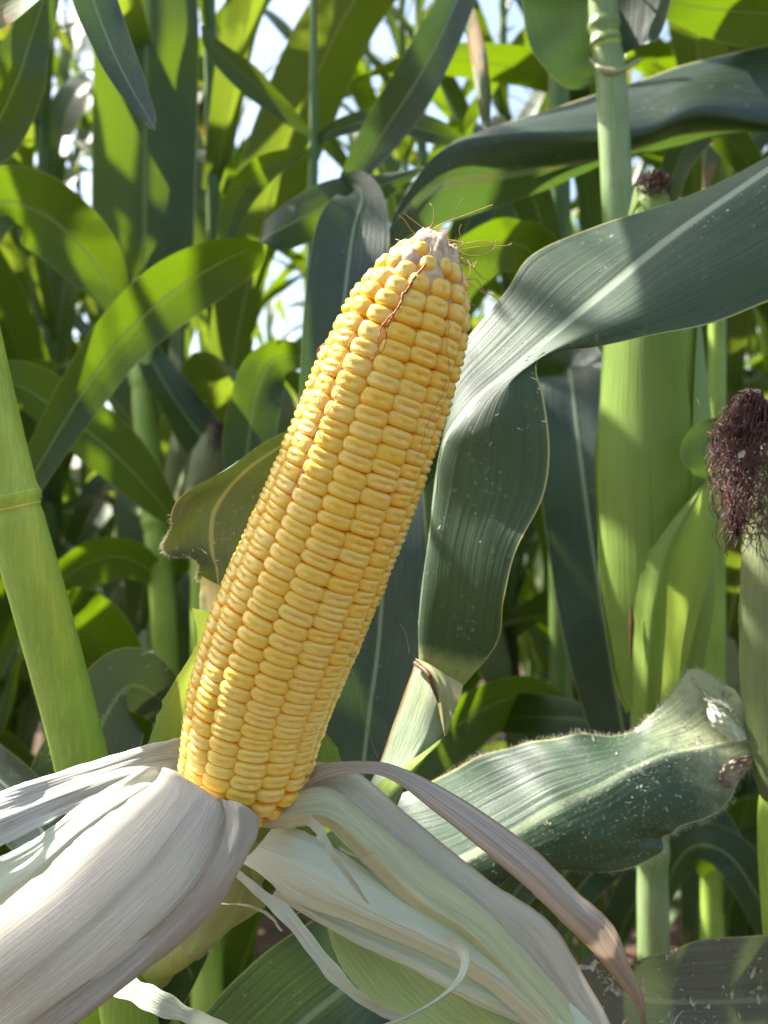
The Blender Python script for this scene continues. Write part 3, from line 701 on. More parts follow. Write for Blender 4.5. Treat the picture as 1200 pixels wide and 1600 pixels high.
# ------------------------------------------------------------------ neighbouring plants, hand built
def silk_mass(parent, top, spread, drop, n, mat='silk_dark', r=.00022, back=.4):
    m = Many(); top = np.array(top)
    for k in range(n):
        a = random.uniform(0, 6.28); rr = random.uniform(.2, 1)*spread
        d = np.array((math.cos(a)*rr, math.sin(a)*rr, random.uniform(.0, .5)*spread))
        out = top+d; L = drop*random.uniform(.45, 1.05)
        pts = [top+np.array((math.cos(a), math.sin(a), 0))*spread*.2+(0, 0, -.006), out]
        x = np.linspace(0, 1, 26)[1:]
        ph = rng.uniform(0, 6.28, 4); fr = rng.uniform(8, 26, 2); am = rng.uniform(.12, .5)*spread*.55
        e = np.array([out+np.array((math.cos(a), math.sin(a), 0))*spread*.18*math.sin(t*3)+(am*math.sin(fr[0]*t+ph[0])*t**.4, am*math.cos(fr[1]*t+ph[1])*t**.4, -L*t+am*.6*math.sin(fr[0]*t+ph[2])) for t in x])
        m.add(np.concatenate([cr(np.array(pts), np.linspace(0, 1, 4)[:-1]), [out], e]), r*random.uniform(.7, 1.2), 4)
    return m.build('silk', M[mat], parent)

def ear_part(parent, base, tip, rmax, mat='green_husk', silk=.018, n=70, skew=0, drop=.03, label=None, seed=0):
    """closed ear: overlapping husk wraps that taper to a silk tuft; parts of the plant"""
    b = np.array(base); t = np.array(tip); L = np.linalg.norm(t-b); s = np.linspace(0, 1, 30)
    bend = np.array((skew, 0, 0)); c = b+(t-b)*s[:, None]+bend*np.sin(s*np.pi)[:, None]
    prof = rmax*np.interp(s, [0, .06, .25, .5, .75, .9, 1], [.42, .68, .97, 1, .78, .5, .28])
    e = tube('ear', c, prof, M[mat], parent, 24, 1, .01, label)
    T, Nn, B = frames(c)
    for k in range(3):
        a0 = seed+k*2.2; wd = 1.25-.1*k; top = .97-.17*k
        g = []; us = np.linspace(-1, 1, 15); vs = np.linspace(.02, top, 26)
        for v in vs:
            i = v*29; j = int(min(i, 28)); f = i-j; cc = c[j]*(1-f)+c[j+1]*f; pr = prof[j]*(1-f)+prof[j+1]*f
            w = wd*math.sqrt(max(0, 1-(v/top)**4))+.02
            row = [cc+(pr+.0006+.0005*k+.0012*abs(u)**4)*(Nn[j]*math.cos(a0+u*w)+B[j]*math.sin(a0+u*w)) for u in us]; g.append(row)
        finish('husk', np.array(g), (us+1)/2, vs, M[mat], parent if e is None else e, disp=hd(.0005, seed+k))
    if silk: silk_mass(e, t, silk, drop, n)
    return e

def plant(label, loc, group=None): return thing('corn_plant', label, 'corn plant', loc, group)
def gnd(x, d, dx=0): q = P(x, 800, d); return (q[0]+dx, q[1], 0.)

# A: thick near stalk at the left edge
A = plant('near corn stalk with a swollen joint crossing the left edge of the picture', gnd(250, .40))
stalk('stalk', [(*P(-146, -60, .345), .0082), (*P(-90, 250, .348), .0090), (*P(-36, 540, .352), .0101), (*P(17, 778, .356), .0110), (*P(68, 960, .362), .0111), (*P(129, 1195, .372), .0110),
                (*P(190, 1500, .385), .0115), (*P(260, 2300, .40), .014), (gnd(250, .40)[0], .40, -.02, .015)], M['stalk'], A, (.375,), n=260, seg=28, bulge=.10)
arch_leaf('leaf', (-.175, .345, 1.285), R(236), 12, .46, .105, 60, 0, M['mid'], A, seed=4)  # unseen leaf added out of frame to shade the broad white husk
strip('leaf', [(-140, 100, .36, 14), (-60, 40, .40, 30, 20), (20, 0, .46, 34, 40), (90, -60, .5, 32, 40), (200, -160, .56, 26), (330, -230, .62, 4)], M['old'], A, seed=3, label='yellowing brown-spotted leaf in the top left corner')
strip('leaf', [(90, -260, .42, 40, 10), (125, -120, .42, 42, 25), (140, -20, .42, 38, 30), (170, 65, .415, 33, 20), (202, 132, .41, 25, 20), (230, 180, .405, 13, 10), (243, 203, .40, 2)], M['near'], A, seed=5, rip=.05, label='grey-green leaf tip hanging at the top left')
strip('leaf', [(130, 1400, .42, 30, 20), (60, 1290, .44, 50, 30), (0, 1220, .46, 56, 30), (-90, 1170, .5, 50, 20), (-200, 1180, .55, 20)], M['near'], A, seed=6)
strip('leaf', [(300, 1460, .40, 40, 10), (230, 1540, .40, 62, 10), (150, 1620, .41, 70, 0), (60, 1740, .42, 60), (0, 1900, .44, 10)], M['mid'], A, seed=8)

# B: plant with the big green ear on the right
Bp = plant('corn plant with the big green unpeeled ear behind the bending leaf on the right', gnd(1010, .56))
stalk('stalk', [(*P(935, -420, .57), .008), (*P(940, -100, .57), .009), (*P(945, 50, .57), .0095), (*P(955, 130, .57), .0100), (*P(966, 340, .57), .0102), (*P(985, 700, .575), .011),
                (*P(1010, 1120, .575), .0105), (*P(1020, 1400, .575), .0105), (*P(1020, 1900, .57), .011), (gnd(1010, .56)[0], .56, -.02, .012)], M['stalk_blue'], Bp, (.213, .243, .755), n=260, bulge=.12)
ear_part(Bp, P(1030, 1130, .53), P(1016, 292, .50), .0315, 'green_husk', 0, 0, seed=3.6, label='big green unpeeled ear')
patch('husk', [[(990, 1150, .498), (1015, 1160, .49), (1050, 1150, .498)], [(990, 1050, .492), (1020, 1050, .477), (1070, 1045, .492)], [(992, 960, .484), (1030, 950, .468), (1098, 940, .488)],
               [(1005, 880, .474), (1050, 870, .466), (1117, 860, .486)], [(1045, 820, .468), (1080, 800, .468), (1121, 780, .486)], [(1090, 765, .472), (1105, 750, .476), (1120, 735, .486)]], M['green_husk'], Bp, disp=hd(.0006, 91), label='green outer husk wrapped low round the unpeeled ear')
silk_mass(Bp, P(1020, 283, .498), .0085, .016, 170, 'silk_dark', .00034)
m_ = Many(); m_.add(pxline([(986, 945, .478), (987, 985, .479), (985, 1030, .481)]), np.array(list(np.linspace(.0004, .0016, 15))+list(np.linspace(.0016, .0006, 25))), 6); m_.build('scar', M['brown'], Bp)
strip('blade', [(1112, 745, .472, 6), (1108, 730, .468, 26), (1104, 702, .466, 38), (1125, 680, .466, 30), (1150, 670, .466, 6)], M['near'], Bp, nv=24, seed=2, label='small rounded blade on the green ear')
arch_leaf('leaf', (.140, .568, 1.505), R(206), 22, .31, .115, 45, 0, M['mid'], Bp, seed=4)  # unseen leaf added above the frame, keeps sun off the bending blade
strip('leaf', [(945, 116, .585, 16), (938, 98, .585, 84, 0), (934, 40, .585, 108, 0), (930, -60, .59, 112, 10), (925, -220, .62, 90, 20), (930, -400, .68, 40), (950, -520, .74, 4)], M['near'], Bp, seed=11, cup=.35, label='blue-grey leaf base clasping the stalk at the top')
m_ = Many()
m_.add(pxline([(922, 92, .572), (935, 105, .562), (955, 112, .560), (975, 108, .562), (1000, 92, .572)]), np.array(list(np.linspace(.001, .0022, 20))+list(np.linspace(.0022, .0012, 20))), 6); m_.build('ligule', M['collar'], Bp)

# C: ear with hanging silk at the right edge, and the hairy leaf
Cp = plant('corn plant at the right edge with hanging dark silk and a torn hairy leaf', gnd(1270, .46))
stalk('stalk', [(*P(1290, -300, .44), .009), (*P(1285, 300, .44), .010), (*P(1275, 800, .44), .011), (*P(1240, 1180, .44), .0118), (*P(1195, 1190, .43), .0118) if False else (*P(1222, 1300, .435), .0115), (*P(1240, 1600, .44), .0118), (*P(1262, 2100, .45), .012), (gnd(1270, .46)[0], .46, -.02, .013)], M['stalk'], Cp, (.44,), n=240)
ce = ear_part(Cp, P(1225, 1260, .395), P(1214, 655, .378), .0150, 'pale_husk_far', 0, 0, seed=1.2, label='slim pale green ear with drooping silk')
st = P(1168, 640, .372)
m_ = Many()
for k in range(190):                                        # curly silk draped over the tip
    a = random.uniform(-2.9, .9); x0 = 1160+random.gauss(0, 26); 
    e0 = P(1195+random.uniform(-18, 30), 690, .375); side = random.uniform(-1, 1)
    topx = 1168+side*46; top = P(topx, 640+side*side*30+random.uniform(-26, 12), .362+random.uniform(-.004, .02))
    endx = 1156+side*38+random.uniform(-10, 10); L = random.uniform(.25, 1)
    d0 = .360+random.uniform(-.006, .020)
    pts = [e0, P((topx*1.3+1195*.7)/2, 612+side*side*26+random.uniform(-6, 26), .366), top]
    x = endx; ph = random.uniform(0, 6.28); fr = random.uniform(5, 16); am = random.uniform(3, 13)
    nn = int(7+16*L)
    for i in range(1, nn+1):
        t = i/nn*L; w = 1+.15*math.sin(t*3)
        wx = 1158+(x-1158)*w*(1-.18*t) + am*math.sin(fr*t*2+ph)
        pts.append(P(wx+random.uniform(-3, 3), 660+205*t+am*.8*math.cos(fr*t*2+ph*1.3)+random.uniform(-3, 3), d0+.004*math.sin(fr*t+ph*2)))
    pts = np.array(pts); m_.add(cr(pts, np.linspace(0, len(pts)-1, len(pts)*3)), random.uniform(.00012, .00022), 4)
m_.build('silk', M['silk_dark'], ce, label='tangle of dried purple-brown silk')
c_ = pxline([(1180, 640, .374), (1162, 690, .374), (1150, 760, .374), (1150, 820, .374), (1160, 835, .374)], 24)
tube('silk_core', c_, .0042*np.interp(np.linspace(0, 1, 24), [0, .2, .6, .9, 1], [.4, .9, 1, .6, .15]), M['silk_core'], ce, 12, 1.0)
FH = patch('leaf', [[(1150, 1075, .408), (1175, 1120, .402), (1203, 1160, .400), (1203, 1168, .400), (1200, 1172, .402)],
                    [(1083, 1046, .412), (1120, 1110, .404), (1150, 1160, .398), (1175, 1178, .396), (1190, 1178, .398)],
                    [(1052, 1085, .410), (1070, 1140, .402), (1100, 1170, .395), (1138, 1205, .392), (1160, 1222, .393)],
                    [(1010, 1122, .408), (1022, 1155, .400), (1040, 1182, .392), (1095, 1235, .388), (1128, 1268, .388)],
                    [(966, 1148, .406), (975, 1175, .398), (985, 1205, .390), (1030, 1258, .384), (1062, 1290, .386)],
                    [(900, 1150, .408), (915, 1190, .398), (930, 1235, .388), (980, 1295, .382), (1042, 1310, .386)],
                    [(830, 1157, .412), (850, 1205, .400), (870, 1262, .388), (920, 1320, .382), (1030, 1336, .386)],
                    [(760, 1180, .420), (780, 1240, .406), (800, 1303, .392), (840, 1345, .386), (930, 1360, .388)],
                    [(690, 1213, .430), (700, 1280, .415), (720, 1345, .400), (760, 1375, .394), (830, 1364, .392)],
                    [(615, 1245, .440), (625, 1300, .428), (650, 1370, .412), (690, 1400, .405), (740, 1390, .400)],
                    [(540, 1290, .45), (560, 1330, .44), (580, 1390, .43), (610, 1420, .42), (640, 1420, .42)]], M['torn'], Cp, US_LEAF, 110,
           lambda U, V: leafdisp(.025, 7, .07)(U, V)+.0006*np.sin(V*60+U*9)*np.abs(2*U-1)**4, key='FH', label='dusty green leaf with hairy margins and a torn base')
def ragged(rows, mat, seed, amp=.0009, label=None):
    w = lambda U, V: hd(amp, seed)(U, V)+.0007*np.sin(U*19+seed)*np.sin(V*23)+.0004*np.sin(U*47+V*31)
    patch('torn_collar', rows, M[mat], Cp, disp=w, label=label)
ragged([[(1075, 1052, .4095), (1092, 1072, .405), (1106, 1094, .401)], [(1100, 1078, .406), (1116, 1098, .401), (1124, 1118, .397)], [(1128, 1100, .405), (1144, 1116, .399), (1148, 1140, .395)], [(1160, 1128, .402), (1178, 1146, .397), (1176, 1168, .394)], [(1204, 1158, .40), (1212, 1168, .397), (1208, 1180, .395)]], 'collar', 13)
ragged([[(1098, 1088, .400), (1106, 1098, .398), (1104, 1112, .396)], [(1118, 1104, .398), (1126, 1118, .393), (1112, 1132, .392)], [(1146, 1118, .399), (1140, 1134, .392), (1130, 1146, .391)], [(1172, 1150, .397), (1160, 1158, .391), (1146, 1160, .390)]], 'husk_mint', 23, .0007)
ragged([[(1204, 1168, .398), (1196, 1176, .3955), (1184, 1174, .395)], [(1180, 1190, .3945), (1168, 1190, .3925), (1152, 1184, .393)], [(1158, 1212, .3925), (1146, 1206, .3905), (1130, 1196, .391)], [(1142, 1232, .3905), (1132, 1226, .389), (1122, 1214, .3895)]], 'scab', 33, .00015, label='purple-brown dried patch')
ragged([[(1108, 1090, .399), (1118, 1098, .396)], [(1130, 1096, .397), (1140, 1108, .392)], [(1145, 1112, .396), (1150, 1124, .391)]], 'debris', 43, .0004)

# D: plant off the right edge carrying the long twisted leaf across the top right
Dp = plant('corn plant beyond the right edge whose long twisted leaf crosses the top right', gnd(1620, .66))
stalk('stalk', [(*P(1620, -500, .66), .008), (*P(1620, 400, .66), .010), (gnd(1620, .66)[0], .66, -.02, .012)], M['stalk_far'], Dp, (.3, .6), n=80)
TWL = patch('leaf', [[(1600, 120, .66), (1600, 150, .65), (1600, 180, .65), (1600, 200, .66)],
               [(1430, 70, .64), (1430, 140, .62), (1430, 215, .62), (1430, 230, .66)],
               [(1310, 55, .63), (1310, 130, .60), (1310, 215, .60), (1300, 215, .66)],
               [(1200, 68, .63), (1200, 135, .60), (1200, 200, .59), (1185, 205, .65)],
               [(1085, 96, .63), (1090, 140, .60), (1088, 186, .59), (1050, 230, .65)],
               [(1000, 128, .63), (1005, 172, .60), (1000, 217, .59), (940, 260, .64)],
               [(900, 155, .63), (905, 188, .60), (900, 221, .59), (845, 300, .63)],
               [(800, 190, .62), (805, 205, .60), (800, 222, .59), (740, 335, .62)],
               [(735, 213, .61), (725, 218, .60), (710, 232, .59), (660, 360, .60)],
               [(700, 225, .60), (680, 245, .59), (650, 280, .585), (612, 385, .59)],
               [(640, 300, .59), (625, 320, .585), (612, 350, .58), (596, 400, .58)],
               [(600, 380, .585), (598, 390, .58), (595, 400, .58), (588, 420, .58)]], M['near'], Dp, np.linspace(0, 1, 33), 90, lambda U, V: .0012*np.sin(V*25+U*3)*(1-U)**2, label='long leaf twisted to show its grey face above and green underside below')
ul = TWL.data.uv_layers[0]; n_ = len(ul.data); a_ = np.zeros(n_*2, np.float32); ul.data.foreach_get('uv', a_); a_ = a_.reshape(-1, 2)
a_[:, 0] = np.interp(a_[:, 0], [0, .86, 1], [0, .5, 1]); ul.data.foreach_set('uv', a_.ravel())
strip('leaf', [(1620, 60, .66, 20), (1400, 20, .64, 50, 20), (1200, 20, .62, 50, 30), (1090, 10, .60, 34, 30), (1000, -10, .6, 10)], M['mid'], Dp, seed=14)
strip('leaf', [(1640, 1700, .60, 30), (1400, 1560, .50, 80, 40), (1230, 1560, .44, 110, 30), (1110, 1565, .41, 108, 30), (1010, 1562, .395, 90, 25), (950, 1535, .39, 56, 20), (924, 1490, .39, 10)], M['dull'], Dp, seed=15, cup=.15, key='BR', rip=.03, label='dusty dark leaf at the bottom right covered in pale flecks')

# E: plant in the left middle ground with the arching leaf
Ep = plant('corn plant beyond the left edge with a long leaf arching up to the middle', gnd(-90, .64))
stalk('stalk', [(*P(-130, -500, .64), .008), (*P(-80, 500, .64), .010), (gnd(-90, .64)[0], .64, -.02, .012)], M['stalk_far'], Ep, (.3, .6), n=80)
strip('leaf', [(-85, 960, .64, 12, 30), (-10, 850, .62, 22, 30), (62, 725, .60, 26, 15), (125, 620, .60, 36, 5), (185, 535, .60, 42, 0), (262, 462, .60, 48, -5), (335, 415, .60, 46, -20), (395, 385, .60, 40, -60), (430, 362, .60, 34, -145), (520, 318, .60, 38, -165), (590, 292, .60, 22, -165), (640, 272, .60, 8, -160), (665, 262, .60, 1, -150)], M['mid'], Ep, nv=90, seed=16, rip=.04, label='green leaf arching with a bright midrib')
strip('leaf', [(-80, 500, .64, 20), (-20, 330, .68, 44, 10), (60, 330, .72, 58, 0), (140, 400, .74, 50, -10), (185, 480, .75, 22), (215, 560, .75, 2)], M['mid'], Ep, seed=17)
strip('leaf', [(-100, 240, .62, 20), (-20, 210, .62, 46, 10), (25, 130, .60, 42, 10), (48, 60, .6, 30, 10), (75, -20, .6, 20), (110, -120, .6, 4)], M['mid'], Ep, seed=18)
strip('leaf', [(-80, 650, .64, 14), (10, 600, .68, 36, 30), (90, 640, .72, 46, 30), (190, 720, .76, 44, 20), (280, 820, .8, 12)], M['mid'], Ep, seed=19)

# F: plant with the ear pair at the left
Fp = plant('corn plant with two small green ears standing left of the cob', gnd(258, .92))
stalk('stalk', [(*P(232, -350, .96), .008), (*P(222, 100, .96), .010), (*P(222, 520, .93), .0125), (*P(232, 700, .92), .0135), (*P(248, 860, .92), .0135), (*P(258, 1010, .92), .0135), (*P(262, 1300, .92), .014), (gnd(262, .92)[0], .92, -.02, .015)], M['stalk'], Fp, (.26, .33, .53), n=240)
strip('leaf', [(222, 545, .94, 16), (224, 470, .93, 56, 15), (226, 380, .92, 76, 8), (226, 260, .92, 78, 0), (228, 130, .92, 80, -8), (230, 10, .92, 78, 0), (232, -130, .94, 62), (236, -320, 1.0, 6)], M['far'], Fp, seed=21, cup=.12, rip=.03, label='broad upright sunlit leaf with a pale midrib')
ear_part(Fp, P(290, 860, .90), P(338, 665, .86), .022, 'pale_husk_far', .010, 90, drop=.03, seed=.5)
ear_part(Fp, P(285, 790, .97), P(303, 628, .95), .021, 'pale_husk_far', .013, 120, drop=.03, seed=1.5)
strip('leaf', [(225, 540, .93, 16), (270, 620, .9, 34, 30), (340, 720, .88, 40, 20), (420, 860, .86, 30), (470, 980, .85, 4)], M['mid'], Fp, seed=23)
strip('leaf', [(250, 900, .92, 16), (190, 870, .88, 34, 20), (120, 890, .84, 40, 30), (50, 960, .82, 34, 30), (0, 1060, .8, 4)], M['mid'], Fp, seed=24)

# G: plant behind the cob: hanging blade, dark blades between
Gp = plant('corn plant behind the cob with a drooping blue-grey leaf beside the cob tip', gnd(560, .70))
stalk('stalk', [(*P(492, -420, .74), .0025), (*P(490, 0, .74), .0032), (*P(490, 230, .74), .0042), (*P(488, 440, .73), .0055), (*P(520, 800, .71), .010), (*P(552, 1200, .70), .011), (gnd(560, .70)[0], .70, -.02, .012)], M['stalk_far'], Gp, (.17, .25, .34, .45), n=200)
strip('leaf', [(488, 440, .72, 10), (510, 345, .66, 18, -20), (548, 292, .60, 20, 0), (566, 308, .55, 32, 0), (552, 360, .52, 56, 0), (540, 450, .50, 62, 5), (528, 560, .495, 58, 5), (505, 680, .49, 44), (470, 800, .49, 24), (440, 880, .49, 2)], M['near'], Gp, seed=25, cup=.15, label='blue-grey drooping leaf left of the cob tip')
strip('leaf', [(540, 960, .70, 14), (560, 820, .60, 40, 0), (592, 740, .52, 58, 0), (600, 850, .49, 66, 5), (592, 1000, .48, 68, 0), (575, 1130, .47, 66, 0), (560, 1280, .46, 56), (550, 1420, .46, 20)], M['near'], Gp, seed=26, cup=.15, label='dark blue-green leaf hanging between the cob and the pale sheath')
strip('leaf', [(490, 225, .74, 5), (530, 200, .74, 13, 20), (600, 188, .73, 20, 30), (670, 205, .72, 22, 30), (740, 225, .72, 3)], M['mid'], Gp, seed=27)
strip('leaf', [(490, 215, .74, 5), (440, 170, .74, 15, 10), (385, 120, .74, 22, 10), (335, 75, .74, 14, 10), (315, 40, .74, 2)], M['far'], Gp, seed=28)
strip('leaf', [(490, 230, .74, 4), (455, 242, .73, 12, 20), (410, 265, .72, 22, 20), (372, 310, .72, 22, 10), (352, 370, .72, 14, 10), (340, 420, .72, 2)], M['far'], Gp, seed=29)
strip('leaf', [(490, 420, .73, 6), (545, 290, .70, 18, 10), (600, 205, .68, 32, 10), (655, 120, .66, 36, 10), (705, 20, .66, 30, 10), (750, -90, .68, 18), (790, -200, .7, 2)], M['near'], Gp, seed=30, label='long blue-grey leaf slanting up to the top centre')
strip('leaf', [(500, 560, .72, 10), (430, 560, .70, 30, 20), (400, 620, .68, 40, 10), (385, 720, .67, 36), (380, 830, .66, 10)], M['mid'], Gp, seed=36)
strip('leaf', [(545, 1450, .66, 16), (600, 1440, .48, 80, 30), (560, 1520, .42, 110, 20), (470, 1600, .40, 118, 10), (350, 1720, .40, 100), (200, 1900, .42, 20)], M['near'], Gp, seed=31, cup=.12, rip=.03, label='very dark leaf with a pale midrib under the husks')

# H: plant between, right of centre
Hp = plant('corn plant with dark hanging leaves between the folded leaf and the green ear', gnd(880, .86))
stalk('stalk', [(*P(870, -500, .86), .008), (*P(875, 500, .86), .011), (gnd(880, .86)[0], .86, -.02, .014)], M['stalk_far'], Hp, (.3, .45, .6), n=80)
strip('leaf', [(877, 760, .84, 14), (880, 620, .74, 40), (890, 580, .66, 56, 0), (905, 700, .63, 66, 0), (925, 850, .62, 68, 0), (950, 1000, .61, 66, 0), (968, 1110, .61, 54), (990, 1230, .61, 30), (1010, 1330, .61, 3)], M['near'], Hp, seed=32, cup=.15, label='dark leaf with a grey midrib hanging beside the green ear')
strip('leaf', [(877, 700, .85, 12), (900, 645, .78, 34, 40), (960, 640, .74, 44, 40), (1060, 680, .72, 40, 30), (1180, 740, .72, 10)], M['mid'], Hp, seed=33)
strip('leaf', [(880, 1100, .85, 14), (800, 1090, .74, 44, 40), (720, 1130, .66, 54, 40), (630, 1190, .6, 46, 30), (540, 1260, .58, 10)], M['mid'], Hp, seed=34)
strip('leaf', [(880, 560, .85, 12), (840, 410, .80, 40, 0), (790, 380, .76, 40, 20), (740, 400, .74, 46, 30), (680, 460, .72, 40, 30), (620, 560, .7, 10)], M['mid'], Hp, seed=35)
strip('leaf', [(875, 500, .86, 12), (840, 330, .84, 30, 10), (790, 250, .82, 34, 10), (740, 330, .80, 30), (700, 420, .8, 4)], M['mid'], Hp, seed=37)
strip('leaf', [(880, 1350, .86, 14), (930, 1240, .80, 40, 30), (1010, 1230, .74, 50, 40), (1100, 1290, .7, 46, 40), (1180, 1400, .68, 8)], M['mid'], Hp, seed=38)

# I: low left leaf with flecks
Ip = plant('corn plant low at the left with a flat dusty dark leaf behind the near stalk', gnd(330, .70))
stalk('stalk', [(*P(322, 880, .72), .006), (*P(322, 940, .715), .010), (*P(322, 1000, .71), .0125), (gnd(330, .70)[0], .70, -.02, .014)], M['stalk'], Ip, (.2, .5, .7), n=100)
strip('leaf', [(325, 1160, .70, 12), (270, 1110, .60, 34, 20), (225, 1075, .52, 50, 30), (190, 1080, .49, 70, 35), (150, 1150, .47, 78, 30), (110, 1250, .46, 70), (60, 1380, .46, 40), (20, 1480, .46, 4)], M['dull_dark'], Ip, seed=41, cup=.1, rip=.03, key='IL', label='flat dark leaf speckled with grey flecks')
strip('leaf', [(322, 900, .71, 12), (350, 830, .68, 30, 10), (400, 800, .66, 34, 20), (470, 850, .64, 30), (520, 940, .62, 4)], M['mid'], Ip, seed=42)

# J: bare lower stalks at the right
for i, (x0, d, lab) in enumerate(((1022, .70, 'lower green corn stalk under the hairy leaf, left of a thinner one'), (1116, .84, 'thin green corn stalk low on the right, between the hairy leaf and the flecked leaf'))):
    q = plant(lab, gnd(x0, d))
    stalk('stalk', [(*P(x0+6, 350, d), .007), (*P(x0, 1000, d), .0100), (*P(x0-3, 1360, d), .0108), (gnd(x0, d)[0], d, -.02, .013)], M['stalk'], q, (.4, .62, .8), n=120)
    strip('leaf', [(x0, 1380, d, 10), (x0-50, 1300, d-.04, 26, 30), (x0-130, 1310, d-.08, 34, 30), (x0-220, 1400, d-.1, 26), (x0-260, 1500, d-.1, 3)], M['mid'], q, seed=43+i)
    strip('leaf', [(x0, 1430, d, 10), (x0+50, 1330, d-.02, 30, 30), (x0+120, 1340, d-.04, 36, 30), (x0+190, 1460, d-.04, 26), (x0+210, 1560, d-.04, 3)], M['mid'], q, seed=53+i)
    strip('leaf', [(x0+6, 380, d, 8), (x0+40, 250, d, 24, 10), (x0+90, 200, d, 28, 20), (x0+150, 260, d, 20), (x0+180, 340, d, 3)], M['far'], q, seed=63+i)

# ------------------------------------------------------------------ rows of corn behind
def make_plant(seed, label, group, loc, h=2.25, yellow=False):
    r = random.Random(seed); root = plant(label, loc, group)
    x0, y0 = loc[0], loc[1]; lean = (r.uniform(-.06, .06), r.uniform(-.06, .06))
    def at(z): t = z/h; return (x0+lean[0]*t*t, y0+lean[1]*t*t, z)
    nn = 15; zs = [.10+(h*.86)*(i/nn)**1.05 for i in range(nn)]
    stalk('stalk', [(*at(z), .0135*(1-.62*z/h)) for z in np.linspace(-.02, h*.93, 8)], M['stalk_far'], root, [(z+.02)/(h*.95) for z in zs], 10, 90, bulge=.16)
    a = r.uniform(0, 6.28)
    for i, z in enumerate(zs):
        if i < 1: continue
        az = a+math.pi*(i % 2)+r.uniform(-.4, .4); t = i/nn
        L = r.uniform(.62, .85)*(1-.35*abs(t-.5)*2*.8); W = r.uniform(.062, .088)*(1-.3*t)
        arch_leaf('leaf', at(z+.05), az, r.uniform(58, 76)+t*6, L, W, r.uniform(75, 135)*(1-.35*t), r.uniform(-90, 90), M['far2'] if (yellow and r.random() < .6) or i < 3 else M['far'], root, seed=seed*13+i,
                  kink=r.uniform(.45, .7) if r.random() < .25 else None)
    z = h*.93; p = np.array(at(z)); m = Many(); m.add(np.array([p, p+(0, 0, .16), p+(.01, 0, .30)]), [.003, .002, .001], 5)
    for k in range(11):
        az = r.uniform(0, 6.28); q = p+(0, 0, .03+.012*k); d = np.array((math.cos(az), math.sin(az), 1.6-.05*k)); d /= np.linalg.norm(d)
        m.add(np.array([q+d*s+np.array((math.cos(az)*s*s*1.5, math.sin(az)*s*s*1.5, -s*s*1.2)) for s in np.linspace(0, .22, 8)]), .0022, 5)
    m.build('tassel', M['tassel'], root)
    if r.random() < .8:
        i = 5; az = a+math.pi*(i % 2); b = np.array(at(zs[i]+.03)); d = np.array((math.cos(az)*.35, math.sin(az)*.35, 1)); d /= np.linalg.norm(d)
        ear_part(root, b+d*.02+np.array((math.cos(az), math.sin(az), 0))*.012, b+d*.24, .024, 'pale_husk_far', .010, 24, drop=.03, seed=seed)
    return root
def dup(o, loc, rot, sc):
    def cp(s, par):
        c = s.copy(); C.objects.link(c)
        if par is not None: c.parent = par
        for ch in s.children: cp(ch, c)
        return c
    c = cp(o, None); c.location = loc; c.rotation_euler = (0, 0, rot); c.scale = (sc, sc, sc); return c
GRP = 'corn plants in the rows behind the cob'
protos = []
spots = []
rr = random.Random(11)
for row, (y, step) in enumerate([(1.08, .145), (1.45, .145), (1.85, .15), (2.3, .17), (2.8, .2), (3.4, .24), (4.1, .28), (5.0, .34)]):
    hwid = .45*y+.25; x = -hwid-(.7 if row < 4 else .2)+rr.uniform(0, .2)
    while x < hwid:
        px = 600+x*F/y
        keep = True
        if y < 3.6 and 370 < px < 570: keep = rr.random() < .10
        if y < 3.0 and 690 < px < 800: keep = rr.random() < .25
        if row == 0 and -.76 < x < -.36: keep = False                      # a gap the sun comes through
        if keep: spots.append((x+rr.uniform(-.05, .05), y+rr.uniform(-.09, .09), row))
        x += step*rr.uniform(.8, 1.25)
def lab(x, y, row):
    px = 600+x*F/y
    if y < 0: return 'leafy corn plant behind the photographer, outside the picture'
    if px < -60 or px > 1260: return 'leafy corn plant outside the %s edge of the picture, in the rows behind' % ('left' if x < 0 else 'right')
    side = 'left of the small ears' if px < 330 else 'straight behind the peeled cob' if px < 720 else 'behind the big green ear'
    return ('large blurred corn plant in the nearest row, ', 'corn plant in the second or third row, ', 'small distant corn plant in the farthest rows, ')[0 if row == 0 else 1 if row < 3 else 2]+side
for i, (x, y, row) in enumerate(spots):
    if i < 6: protos.append(make_plant(100+i, lab(x, y, row), GRP, (x, y, 0), 2.35+.05*i, i % 2 == 1))
    else: dup(protos[rr.randrange(6)], (x, y, 0), rr.uniform(0, 6.28), rr.uniform(.88, 1.06))['label'] = lab(x, y, row)
# plants beside and left of the camera: the crop goes on there and shades the foreground
for i, (x, y) in enumerate([(-.95, .45), (.85, .75), (1.0, .4), (.7, 1.0)]):
    o = dup(protos[i], (x, y, 0), rr.uniform(0, 6.28), rr.uniform(.95, 1.05)); o['label'] = lab(x, y, 0)
for i in range(16):                                              # unseen row added behind the photographer to block frontal sky light
    o = dup(protos[rr.randrange(6)], (-2.0+i*.27, -.95+rr.uniform(-.08, .08), 0), rr.uniform(0, 6.28), rr.uniform(.95, 1.05)); o['label'] = lab(0, -1, 0)

